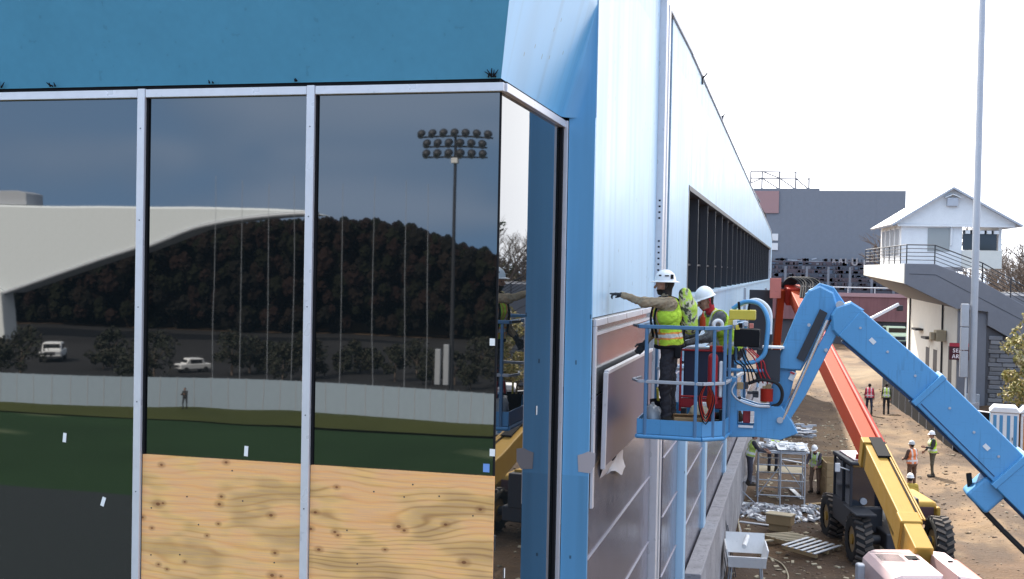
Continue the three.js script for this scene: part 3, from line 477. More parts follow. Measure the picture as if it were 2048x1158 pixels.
// ---------------------------------------------------------------- blue boom lift
const BASE_Y = 5.90;
M.navy = std(lin(0.02, 0.06, 0.15), 0.6, 0, { map: scuff });
{
  const L = thing('boom_lift', 'blue articulated boom lift holding the workers in its basket against the wall', 'boom lift');
  const A = V(-1.72, 0, -12.7), Bq = V(-1.02, 0, -12.66), Cq = V(-0.80, 0, -12.86), Dq = V(-0.66, 0, -14.45), Eq = V(-1.74, 0, -14.5);
  const at = (p, y) => V(p.x, y, p.z), loop = [A, Bq, Cq, Dq, Eq];
  const S = new THREE.Shape(loop.map((p) => new THREE.Vector2(p.x, -p.z)));
  mesh('basket_floor', new THREE.ExtrudeGeometry(S, { depth: 0.05, bevelEnabled: false }).rotateX(-Math.PI / 2).translate(0, BASE_Y - 0.03, 0), M.darkSteel, L);
  for (let i = 0; i < 5; i++) {
    const p = loop[i], q = loop[(i + 1) % 5];
    mesh('toe_board', beam(at(p, BASE_Y + 0.09), at(q, BASE_Y + 0.09), 0.012, 0.16), M.liftBlue, L);
    mesh('base_tube', rod(at(p, BASE_Y - 0.02), at(q, BASE_Y - 0.02), 0.026), M.liftBlue, L);
    mesh('top_rail', beam(at(p, 7.08), at(q, 7.08), 0.042, 0.042, 0.008), M.liftSteel, L);
    if (i !== 4) mesh('mid_rail', beam(at(p, 6.48), at(q, 6.48), 0.036, 0.036, 0.006), M.galv, L);
  }
  const Pm = A.clone().lerp(Bq, 0.12), Pn = A.clone().lerp(Bq, 0.9);
  for (const p of [Pm, Pn, Bq.clone().lerp(Cq, 0.5), Cq.clone().lerp(Dq, 0.22), Cq, Cq.clone().lerp(Dq, 0.5), Dq, Eq, A.clone().lerp(Eq, 0.45)]) mesh('post', bx(0.036, 1.2, 0.036, p.x, BASE_Y + 0.58, p.z, 0.008), M.liftSteel, L);
  for (const y of [7.08, 6.48]) { mesh('gate_rail', beam(V(-1.72, y, -12.7), V(-1.80, y + 0.005, -12.86), 0.026, 0.026, 0.004), y > 7 ? M.darkSteel : M.galv, L); mesh('gate_rail', beam(V(-1.80, y + 0.005, -12.87), V(-1.74, y + 0.01, -13.1), 0.026, 0.026, 0.004), y > 7 ? M.darkSteel : M.galv, L); }
  // control console with its hoop guard
  const cz = -13.25;
  mesh('control_box', [bb(-0.79, -0.50, 7.16, 7.27, cz - 0.2, cz, 0.012), bb(-0.80, -0.74, 7.06, 7.16, cz - 0.2, cz)], M.signYellow, L);
  mesh('joystick', [rod(V(-0.68, 7.27, cz - 0.06), V(-0.69, 7.36, cz - 0.05), 0.014), rod(V(-0.58, 7.27, cz - 0.06), V(-0.57, 7.34, cz - 0.05), 0.014)], M.black, L);
  for (const [x, y, m] of [[-0.72, 7.13, M.white], [-0.66, 7.10, M.black], [-0.6, 7.12, M.chrome], [-0.54, 7.1, M.coral], [-0.69, 7.08, M.signYellow]]) mesh('switch_panel', bb(x - 0.025, x + 0.022, y - 0.03, y + 0.025, cz + 0.001, cz + 0.03, 0.006), m, L);
  mesh('battery_box', bb(-0.73, -0.45, 6.86, 7.055, cz - 0.25, cz + 0.02, 0.015), M.black, L);
  mesh('guard_hoop', [tube([V(-0.76, 7.28, cz - 0.12), V(-0.62, 7.36, cz - 0.1), V(-0.46, 7.34, cz - 0.04), V(-0.37, 7.2, cz + 0.02), V(-0.37, 6.95, cz + 0.04), V(-0.40, 6.78, cz + 0.04), V(-0.5, 6.70, cz + 0.03), V(-0.72, 6.68, cz + 0.02)], 0.026, 60, 8)], M.liftBlue, L);
  mesh('guard_hoop', [tube([V(-0.72, 7.30, cz - 0.3), V(-0.5, 7.38, cz - 0.28), V(-0.36, 7.28, cz - 0.2), V(-0.34, 7.0, cz - 0.16)], 0.022, 40, 8)], M.white, L);
  mesh('dark_panel', bb(-0.48, -0.22, 6.48, 6.84, cz - 0.06, cz - 0.03, 0.006), M.darkSteel, L);
  mesh('panel_cap', bb(-0.42, -0.18, 6.85, 6.875, cz - 0.2, cz - 0.01, 0.006), M.white, L);
  mesh('cross_tube', rod(V(-0.8, 6.60, cz), V(-0.4, 6.60, cz), 0.02), M.liftBlue, L);
  const hs = [];
  for (let k = 0; k < 7; k++) hs.push(tube([V(-0.72 + k * 0.03, 6.84, cz + 0.0), V(-0.7 + k * 0.05 + rr(-0.04, 0.04), 6.72 + rr(-0.03, 0.04), cz + 0.05), V(-0.62 + k * 0.04, 6.60 + rr(-0.03, 0.04), cz + 0.03), V(-0.6 + k * 0.05, 6.46, cz - 0.02)], 0.008, 14, 5));
  mesh('cable_bundle', hs.slice(0, 4), M.black, L); mesh('cable_bundle', hs.slice(4), M.red, L);
  mesh('hose_loop', tube([V(-0.56, 6.45, -13.3), V(-0.42, 6.50, -13.25), V(-0.24, 6.46, -13.25), V(-0.19, 6.36, -13.27), V(-0.22, 6.24, -13.3), V(-0.3, 6.2, -13.32)], 0.02, 40, 7), M.rubber, L);
  mesh('hose_loop', tube([V(-0.7, 6.46, -13.28), V(-0.74, 6.36, -13.24), V(-0.68, 6.28, -13.2), V(-0.5, 6.21, -13.22), V(-0.32, 6.2, -13.26)], 0.012, 40, 6), M.galv, L);
  const vs = []; for (let k = 0; k < 9; k++) vs.push(bx(rr(0.03, 0.07), rr(0.03, 0.08), 0.06, rr(-0.66, -0.34), rr(6.26, 6.44), -13.3, 0.008));
  mesh('valve_block', vs.slice(0, 4), M.wood, L); mesh('valve_block', vs.slice(4), M.darkSteel, L);
  mesh('rotator_motor', new THREE.CylinderGeometry(0.07, 0.07, 0.14, 18).translate(-0.36, 6.33, -13.3), M.orangeRed, L);
  // mount plate with a window, reaching from the basket to the jib
  const pl = new THREE.Shape([[-0.80, 6.5], [-0.70, 6.5], [-0.70, 6.27], [-0.46, 6.20], [-0.2, 6.20], [-0.10, 6.06], [-0.02, 5.92], [-0.20, 5.84], [-0.46, 5.86], [-0.80, 5.84]].map((p) => new THREE.Vector2(...p)));
  pl.holes.push(new THREE.Path([[-0.68, 6.14], [-0.49, 6.14], [-0.49, 5.97], [-0.68, 5.97]].map((p) => new THREE.Vector2(...p))));
  mesh('mount_plate', new THREE.ExtrudeGeometry(pl, { depth: 0.06, bevelEnabled: true, bevelSize: 0.008, bevelThickness: 0.008, bevelSegments: 1 }).translate(0, 0, -13.36), M.liftBlue, L);
  mesh('mount_plate', new THREE.ExtrudeGeometry(pl, { depth: 0.04, bevelEnabled: false }).translate(0, 0, -13.62), M.liftBlue, L);
  mesh('tag_plate', bb(-0.66, -0.5, 5.955, 5.98, -13.285, -13.27), M.white, L);
  mesh('rotator_valve', [bb(-0.62, -0.54, 5.99, 6.13, -13.5, -13.4, 0.01)], M.red, L);
  // jib: box arm with a side strut and cylinder
  const jz = -13.48, j = (px, py, d = 13.45) => onD(px, py, d);
  const outline = (pts, d, th, bev, mat, name) => mesh(name, poly(pts.map(([x, y]) => { const p = onD(x, y, d); return [p.x, p.y]; }), th, bev).translate(0, 0, -d - th + 0.0), mat, L);
  outline([[1618, 580], [1640, 571], [1668, 585], [1676, 612], [1660, 640], [1602, 742], [1546, 738], [1562, 700], [1600, 610]], 13.36, 0.30, 0.02, M.liftBlue, 'jib_arm');
  outline([[1556, 732], [1592, 742], [1580, 790], [1560, 838], [1540, 826], [1538, 790]], 13.42, 0.2, 0.012, M.liftBlue, 'jib_inner_arm');
  outline([[1668, 632], [1684, 650], [1612, 790], [1566, 862], [1546, 848], [1590, 780]], 13.30, 0.07, 0.01, M.liftBlue, 'jib_strut');
  outline([[1640, 618], [1655, 626], [1608, 724], [1593, 716]], 13.33, 0.05, 0, M.darkSteel, 'cylinder_slot');
  mesh('jib_cylinder', rod(j(1655, 640, 13.31), j(1566, 838, 13.31), 0.022, 12), M.chrome, L);
  mesh('warning_decal', bx(0.06, 0.10, 0.003).rotateZ(-0.4).translate(...j(1585, 752, 13.385).toArray()), M.white, L);
  mesh('warning_decal', bx(0.05, 0.02, 0.003).rotateZ(-0.4).translate(...j(1585, 746, 13.37).toArray()), M.red, L);
  outline([[1610, 588], [1640, 566], [1668, 574], [1690, 606], [1680, 640], [1655, 640]], 13.40, 0.16, 0.012, M.liftBlue, 'knuckle');
  for (const [x, y, r] of [[1680, 610, 0.045], [1652, 700, 0.02], [1560, 840, 0.035], [1618, 650, 0.018]]) { const c = j(x, y, 13.29); mesh('pivot_pin', new THREE.CylinderGeometry(r, r, 0.05, 18).rotateX(Math.PI / 2).translate(c.x, c.y, c.z), M.galv, L); }
  // main boom: three nested box sections running down to the turntable
  const sec = (a, b, w, h, name, r = 0.016) => mesh(name, beam(a, b, w, h, r, V(0, 0, 1)), M.liftBlue, L);
  const n0 = j(1672, 618, 13.42), n1 = j(1852, 775, 13.42), n2 = j(2012, 933, 13.42), dir = n2.clone().sub(n1).normalize(), n3 = n2.clone().addScaledVector(dir, 5.4);
  // beam(w across = along up x dir): give outline widths in the picture plane
  const hs2 = [0.375, 0.42, 0.47];
  mesh('boom_tip', poly((() => { const d = n1.clone().sub(n0).normalize(), nx = -d.y, ny = d.x, q = (t, s) => [n0.x + d.x * t - nx * s * -1, n0.y + d.y * t + ny * s]; return [q(-0.02, 0.02), q(0.06, 0.17), q(0.22, 0.195), q(0.22, -0.21), q(0.12, -0.2), q(0.0, -0.08)]; })(), 0.34, 0.02).translate(0, 0, -13.42 - 0.17), M.liftBlue, L);
  sec(n0.clone().addScaledVector(dir, 0.2), n1, hs2[0], 0.36, 'boom_section');
  sec(n1, n2, hs2[1], 0.44, 'boom_section');
  sec(n2, n3, hs2[2], 0.52, 'boom_section');
  for (const [p, h, w] of [[n1, 0.44, 0.46], [n2, 0.49, 0.54]]) { mesh('boom_collar', beam(p.clone().addScaledVector(dir, -0.02), p.clone().addScaledVector(dir, 0.05), h, w, 0.012, V(0, 0, 1)), M.liftBlue, L); }
  const per = V(dir.y, -dir.x, 0); // points down the picture
  for (const [a, b, h] of [[n0.clone().addScaledVector(dir, 0.3), n1, hs2[0]], [n1, n2, hs2[1]], [n2, n3, hs2[2]]]) mesh('lower_flange', beam(a.clone().addScaledVector(per, h / 2 + 0.012), b.clone().addScaledVector(per, h / 2 + 0.012), 0.035, 0.30, 0.004, V(0, 0, 1)), M.navy, L);  // shade under the boom put into the dark colour of these flanges
  mesh('side_stripe', beam(n1.clone().addScaledVector(dir, 0.06).addScaledVector(per, hs2[1] / 2 - 0.05).add(V(0, 0, 0.222)), n2.clone().addScaledVector(dir, -0.05).addScaledVector(per, hs2[1] / 2 - 0.05).add(V(0, 0, 0.222)), 0.012, 0.006, 0, V(0, 0, 1)), M.navy, L);
  for (const [a, b, t, z] of [[n0, n1, 0.4, 0.185], [n1, n2, 0.72, 0.225]]) { const c = a.clone().lerp(b, t); mesh('decal', bx(0.07, 0.045, 0.003).rotateZ(Math.atan2(dir.y, dir.x)).translate(c.x, c.y, c.z + z), M.white, L); }
  for (const t of [0.25, 0.55, 0.85]) for (const [a, b, z] of [[n0, n1, 0.185], [n1, n2, 0.225]]) { const c = a.clone().lerp(b, t); mesh('bolt_head', new THREE.CylinderGeometry(0.014, 0.014, 0.012, 8).rotateX(Math.PI / 2).translate(c.x - per.x * 0.02, c.y - per.y * 0.02, c.z + z), M.galv, L); }
  mesh('boom_plate', bx(0.30, 0.36, 0.3, 0, 0, 0, 0.04).applyMatrix4(frameTo(n2.clone().addScaledVector(per, 0.36).addScaledVector(dir, -0.1), n2.clone().addScaledVector(per, 0.36).addScaledVector(dir, 0.2), V(0, 0, 1))), M.liftBlue, L);
  mesh('boom_hose', tube([n2.clone().addScaledVector(per, 0.33).addScaledVector(dir, -0.2), n2.clone().addScaledVector(per, 0.47), n2.clone().addScaledVector(per, 0.5).addScaledVector(dir, 0.3), n3.clone().addScaledVector(per, 0.34)], 0.03, 40, 7), M.rubber, L);
  // turntable and chassis beyond the frame
  const tx = n3.x, tz = n3.z;
  mesh('turntable', [bx(1.9, 0.9, 1.7, tx + 0.4, 1.55, tz, 0.12)], M.liftBlue, L); mesh('counterweight', bx(0.7, 1.1, 1.8, tx + 1.6, 1.6, tz, 0.15), M.darkSteel, L);
  mesh('boom_foot', beam(n3, V(tx + 0.6, 1.9, tz), 0.5, 0.5, 0.04, V(0, 0, 1)), M.liftBlue, L);
  mesh('chassis', bx(3.0, 0.4, 1.3, tx + 0.5, 0.8, tz, 0.06), M.darkSteel, L);
  for (const sx of [-1, 1]) for (const sz of [-1, 1]) mesh('wheel', new THREE.CylinderGeometry(0.48, 0.48, 0.36, 28).rotateX(Math.PI / 2).translate(tx + 0.5 + sx * 1.2, 0.48, tz + sz * 0.85), M.rubber, L);
}
// things in the basket
{
  const ex = thing('tool_bag', 'red tube with white label hanging inside the basket', 'tube', [-0.93, 6.62, -12.9]);
  mesh('tube', [new THREE.CylinderGeometry(0.055, 0.055, 0.5, 20).translate(0, -0.12, 0), new THREE.SphereGeometry(0.055, 16, 8).translate(0, 0.13, 0)], M.red, ex);
  mesh('nozzle', [rod(V(0, 0.14, 0), V(0.02, 0.26, 0), 0.018), bx(0.14, 0.07, 0.06, 0.03, 0.23, 0, 0.015)], M.orangeRed, ex);
  mesh('label_sleeve', bx(0.045, 0.4, 0.05, 0.09, -0.1, 0.02, 0.02), M.white, ex);
  const st = thing('spreader_strap', 'orange strap hanging down the post of the basket', 'strap', [-0.93, 6.1, -12.84]);
  mesh('strap', tube([V(0.0, 0.30, 0), V(-0.03, 0.18, 0.02), V(0.01, 0.05, 0.03), V(-0.01, -0.1, 0.02), V(0.03, -0.17, 0.02)], 0.03, 24, 8), M.orange, st);
  mesh('hook', bx(0.05, 0.05, 0.04, 0.04, -0.18, 0.02, 0.015), M.chrome, st);
  const cb = thing('orange_grip', 'small orange caulking tube standing behind the top rail', 'tube', [-1.06, 7.07, -13.0]);
  mesh('body', new THREE.CylinderGeometry(0.03, 0.035, 0.12, 14).translate(0, 0.06, 0), M.orange, cb); mesh('tip', new THREE.ConeGeometry(0.02, 0.07, 12).translate(0, 0.155, 0), M.orange, cb);
  const cart = thing('tool_cart', 'dark tool cabinet with red tubular frame behind the worker', 'cart', [-1.16, BASE_Y + 0.02, -13.75]);
  mesh('cabinet', bb(-0.16, 0.3, 0.3, 0.88, -0.2, 0.12, 0.02), std(lin(0.02, 0.025, 0.06), 0.5), cart);
  mesh('frame', [rod(V(-0.19, 0.15, 0.15), V(-0.19, 0.86, 0.15), 0.014), rod(V(0.32, 0.15, 0.15), V(0.32, 0.86, 0.15), 0.014), rod(V(-0.19, 0.32, 0.15), V(0.32, 0.32, 0.15), 0.014), rod(V(-0.19, 0.86, 0.15), V(0.32, 0.86, 0.15), 0.012)], M.red, cart);
  mesh('frame', [bb(-0.19, 0.32, 0.19, 0.30, 0.10, 0.15, 0.01)], M.red, cart); mesh('foot', [bb(-0.18, -0.12, 0, 0.18, 0.02, 0.14), bb(0.26, 0.32, 0, 0.18, 0.02, 0.14)], M.darkSteel, cart);
  const b1 = thing('cardboard_box', 'tan cardboard box lying on the basket floor beside the boots', 'box', [-1.2, BASE_Y + 0.02, -12.98], 0.15);
  mesh('carton', bb(-0.16, 0.16, 0, 0.17, -0.13, 0.13, 0.015), M.card, b1); mesh('flap', bb(-0.155, 0.155, 0.172, 0.178, -0.12, -0.004), M.card, b1); mesh('flap', bx(0.31, 0.006, 0.12, 0, 0, 0.06).rotateX(-0.2).translate(0, 0.178, 0.004), M.card, b1);
  const b2 = thing('paper_bag', 'crumpled brown sack on the basket floor by the red tube', 'sack', [-1.08, BASE_Y + 0.02, -13.3]);
  const sg = new THREE.IcosahedronGeometry(0.15, 3), sp = sg.attributes.position; for (let i = 0; i < sp.count; i++) { const x = sp.getX(i), y = sp.getY(i), z = sp.getZ(i), k = 1 + 0.35 * (fbm(x * 14 + 20, y * 14 + z * 9 + 20, 2, 0, 191) - 0.5); sp.setXYZ(i, x * k, Math.max(-0.12, y * k * 1.05) + 0.12, z * k * 0.9); } sg.computeVertexNormals();
  mesh('sack', sg, M.woodPale, b2); mesh('folded_top', bx(0.16, 0.05, 0.08, 0.02, 0.27, 0, 0.015), M.white, b2);
  const bag = thing('rope_bag', 'lime and beige patterned rope bag hanging on the back of the reaching worker', 'bag', [-1.23, 7.24, -12.98]);
  const bq = [{ a: V(-0.03, 0.2, 0), b: V(0.0, 0.05, 0), ra: 0.07, rb: 0.105 }, { a: V(0.0, 0.05, 0), b: V(0.035, -0.16, 0), ra: 0.105, rb: 0.09 }];
  const bg = skin(bq, 0.03, 0.012, (x, y, z) => { const n = fbm(x * 26 + 40, (y + z) * 22 + 40, 3, 0, 241); return n > 0.56 ? [0.06, 0.065, 0.04] : n > 0.47 ? [0.52, 0.48, 0.34] : [0.44, 0.60, 0.08]; });
  mesh('sack', bg, clothMat, bag); for (let k = 0; k < 5; k++) mesh('rope_loop', new THREE.TorusGeometry(0.1 + 0.008 * (k % 2), 0.009, 6, 32).scale(0.8, 1.5, 1).rotateY(0.5 + 0.25 * (k - 2)).rotateZ(0.15).translate(0.01, 0.0, 0.0), k % 2 ? M.black : std(lin(0.55, 0.6, 0.3), 0.9), bag);
}
{
  const bk = thing('bucket', 'black plastic bucket of tools on the basket floor behind the worker', 'bucket', [-1.55, BASE_Y + 0.02, -13.5]);
  mesh('pail', new THREE.LatheGeometry([[0.001, 0.0], [0.11, 0.0], [0.14, 0.28], [0.13, 0.28], [0.1, 0.02]].map((q) => new THREE.Vector2(...q)), 20), M.black, bk); for (let k = 0; k < 4; k++) mesh('tool_handle', rod(V(0.05 * Math.cos(k * 2), 0.05, 0.05 * Math.sin(k * 2)), V(0.1 * Math.cos(k * 2), 0.42, 0.1 * Math.sin(k * 2)), 0.014), [M.red, M.signYellow, M.wood, M.galv][k], bk);
  const tb = thing('clear_sheeting', 'crumpled clear plastic sheeting heaped at the boots of the worker', 'sheeting', [-1.58, BASE_Y + 0.02, -12.95]);
  const sg = new THREE.IcosahedronGeometry(0.13, 3), sp = sg.attributes.position; for (let i = 0; i < sp.count; i++) { const x = sp.getX(i), y = sp.getY(i), z = sp.getZ(i), k = 1 + 0.9 * (fbm(x * 18 + 9, y * 18 + z * 13 + 9, 3, 0, 231) - 0.5); sp.setXYZ(i, x * k * 0.7, Math.max(-0.11, y * k * 1.5) + 0.11, z * k); } mesh('sheet', sg, phys(lin(0.5, 0.52, 0.55), 0.2, { transmission: 0.4 }), tb);
  const hk = thing('power_cord', 'black power cord looped over the mid rail of the basket', 'cord', [-0.98, 6.48, -12.7]);
  for (let k = 0; k < 4; k++) mesh('loop', tube([V(0, 0.02, 0), V(-0.05 - 0.01 * k, -0.16, 0.03), V(0.0, -0.34 - 0.03 * k, 0.035 + 0.006 * k), V(0.06 + 0.01 * k, -0.16, 0.02), V(0.01, 0.02, -0.02)], 0.008, 24, 5), k % 2 ? M.black : M.orangeRed, hk);
  const pr = thing('paper_roll', 'white roll of tape standing by the control box', 'roll', [-0.9, 7.1, -13.1]); mesh('roll', new THREE.TorusGeometry(0.05, 0.022, 10, 24).rotateY(0.4), M.white, pr); mesh('core', new THREE.TorusGeometry(0.032, 0.006, 6, 20).rotateY(0.4), M.card, pr);
}
// workers in the basket
person({ near: true, hat: 1, fullBrim: true, decals: [[0.9, 0.5, 0.03, 0.016], [1.7, 0.45, 0.045, 0.014], [2.3, 0.3, 0.04, 0.05]], vest: LIME, edge: [0.85, 0.30, 0.06], trim: ORNG, harness: true, hood: [0.03, 0.022, 0.018], beard: true,
  c: { shirt: [0.33, 0.25, 0.16], pants: [0.022, 0.02, 0.025], hand: [0.03, 0.035, 0.04] },
  spine: [0.02, 1, 0.07], side: [1, 0, -0.28], look: [0.1, -0.06, 1],
  arms: [{ up: [0.12, 0.02, 1], lo: [-0.22, 0.30, 1], hand: [-0.15, 0.12, 1], palm: [0, -1, 0.1], curl: 0.75, point: true, thumb: -1 }, { up: [-0.15, -1, 0.2], lo: [0.25, -0.75, 0.6] }],
  thighs: [[0.1, -1, 0.06], [-0.08, -1, -0.02]], shins: [[0, -1, -0.05], [0, -1, -0.08]] },
  'worker with tan sleeves and decorated hard hat reaching to the wall', [-1.42, BASE_Y + 0.02, -12.98], [-1, 0.05], 'workers in the lift basket');
person({ near: true, hat: 1, vest: LIME, edge: [0.6, 0.6, 0.1], hood: [0.42, 0.02, 0.03], c: { shirt: [0.10, 0.10, 0.11], pants: [0.03, 0.03, 0.045], hand: [0.03, 0.03, 0.03] },
  spine: [0.1, 1, 0.62], look: [0.1, -0.45, 1], headUp: [0, 1, 0.35],
  arms: [{ up: [0.2, -0.8, 0.5], lo: [-0.2, -0.3, 1] }, { up: [-0.2, -0.8, 0.5], lo: [0.1, -0.3, 1] }], thighs: [[0.12, -1, 0.5], [-0.12, -1, 0.45]], shins: [[0, -1, -0.55], [0, -1, -0.5]] },
  'stooping worker in red hood and plain white hard hat behind the yellow control box', [-0.80, BASE_Y + 0.02, -14.0], [-0.85, 0.4], 'workers in the lift basket');

// ---------------------------------------------------------------- telescopic handler on the dirt
function tyre(R, w, parent, x, y, z, lugs = 20) {
  const wheel = mesh('wheel', new THREE.CylinderGeometry(R * 0.55, R * 0.55, w * 0.7, 24).rotateZ(Math.PI / 2).translate(x, y, z), M.wood, parent);
  const prof = [[R * 0.52, -w * 0.42], [R * 0.82, -w * 0.5], [R * 0.93, -w * 0.42], [R * 0.95, 0], [R * 0.93, w * 0.42], [R * 0.82, w * 0.5], [R * 0.52, w * 0.42]].map((p) => new THREE.Vector2(...p));
  const g = [new THREE.LatheGeometry(prof, 32).rotateZ(Math.PI / 2).translate(x, y, z)];
  mesh('tyre', g, M.rubber, wheel);
  const lg = []; for (let k = 0; k < lugs; k++) for (const s of [-1, 1]) { const a = (k + (s > 0 ? 0.5 : 0)) / lugs * Math.PI * 2; lg.push(bx(w * 0.5, R * 0.09, R * 0.11, 0, 0, 0).rotateY(0.45 * s).translate(s * w * 0.24, R * 0.965, 0).rotateX(a).translate(x, y, z)); }
  const l = mesh('tread', lg, M.mudRubber, wheel); l.userData.kind = 'stuff';
  mesh('hub', new THREE.CylinderGeometry(R * 0.2, R * 0.24, w * 0.9, 14).rotateZ(Math.PI / 2).translate(x, y, z), M.yellow, wheel);
}
M.mudRubber = std(lin(0.12, 0.10, 0.085), 0.95, 0, { map: grime });
{
  const t1 = onY(1719, 1132, 0), t3 = onY(1872, 1128, 0), mid = t1.clone().lerp(t3, 0.5);
  const T = thing('telescopic_handler', 'muddy telescopic handler with black cab, yellow engine cover and big tyres', 'telehandler', [mid.x, 0, mid.z], 0.21);
  T.updateMatrixWorld(true);
  const loc = (p) => T.worldToLocal(p.clone());
  const tr = 1.05, R = 0.66;
  tyre(R, 0.46, T, -tr, R, 0); tyre(R, 0.46, T, tr, R, 0); tyre(R, 0.46, T, -tr, R, -2.9); tyre(R, 0.46, T, tr, R, -2.9);
  mesh('chassis', [bb(-0.5, 0.5, 0.5, 0.95, -3.4, 0.6, 0.05)], M.darkSteel, T);
  mesh('axle', rod(V(-0.95, R, 0), V(0.95, R, 0), 0.13), M.darkSteel, T); mesh('axle', rod(V(-0.95, R, -2.9), V(0.95, R, -2.9), 0.13), M.darkSteel, T);
  // cab on the left
  const cabG = phys(lin(0.015, 0.02, 0.03), 0.08, { ior: 1.7 });
  mesh('cab_body', [bb(-1.2, -0.32, 0.75, 1.45, -2.35, -0.35, 0.06)], M.darkSteel, T);
  for (const [x, z] of [[-1.18, -0.4], [-0.36, -0.4], [-1.18, -2.2], [-0.36, -2.2], [-1.19, -1.2]]) mesh('cab_pillar', bx(0.07, 1.15, 0.07, x, 2.0, z, 0.015), M.darkSteel, T);
  mesh('cab_window', bb(-1.14, -0.4, 1.46, 2.5, -0.42, -0.40), cabG, T); mesh('cab_window', bb(-1.18, -1.165, 1.46, 2.5, -2.16, -0.44), cabG, T); mesh('cab_window', bb(-1.14, -0.4, 1.46, 2.5, -2.2, -2.18), cabG, T);
  mesh('cab_roof', bb(-1.24, -0.3, 2.56, 2.66, -2.3, -0.3, 0.04), M.darkSteel, T); mesh('roof_panel', bb(-1.1, -0.42, 2.662, 2.70, -2.1, -0.5, 0.02), M.pinkHood, T);
  mesh('beacon', new THREE.CylinderGeometry(0.06, 0.07, 0.12, 14).translate(-0.95, 2.76, -0.62), M.orangeRed, T);
  mesh('mirror', [rod(V(-1.2, 2.4, -0.5), V(-1.5, 2.5, -0.45), 0.015), bx(0.14, 0.24, 0.05, -1.54, 2.48, -0.45, 0.02)], M.white, T);
  mesh('fender', bb(-1.3, -0.75, 1.38, 1.44, -0.75, 0.6, 0.02), M.darkSteel, T);
  mesh('lamp', [new THREE.CylinderGeometry(0.09, 0.09, 0.06, 16).rotateX(Math.PI / 2).translate(-0.85, 1.6, -0.36)], M.galv, T);
  // engine cover on the right
  mesh('engine_cover', [bb(0.42, 1.18, 1.0, 1.62, -2.4, -0.45, 0.14)], M.yellow, T); mesh('grille', bb(0.55, 1.05, 1.0, 1.48, -0.45, -0.42, 0.02), std(lin(0.07, 0.03, 0.03), 0.7), T);
  mesh('cover_leg', bb(1.08, 1.19, 0.7, 1.5, -0.5, -0.3, 0.04), M.yellow, T);
  mesh('boom', beam(V(0.02, 1.75, 0.4), V(0.02, 1.35, -4.0), 0.42, 0.46, 0.03), M.yellow, T); mesh('boom_pivot', bb(-0.28, 0.32, 0.9, 1.9, 0.2, 0.62, 0.04), M.darkSteel, T);
  mesh('fork_carriage', bb(-0.6, 0.64, 0.3, 1.3, -4.3, -4.15, 0.02), M.darkSteel, T); for (const x of [-0.35, 0.4]) mesh('fork', bb(x - 0.06, x + 0.06, 0.3, 0.36, -5.4, -4.3), M.darkSteel, T);
}
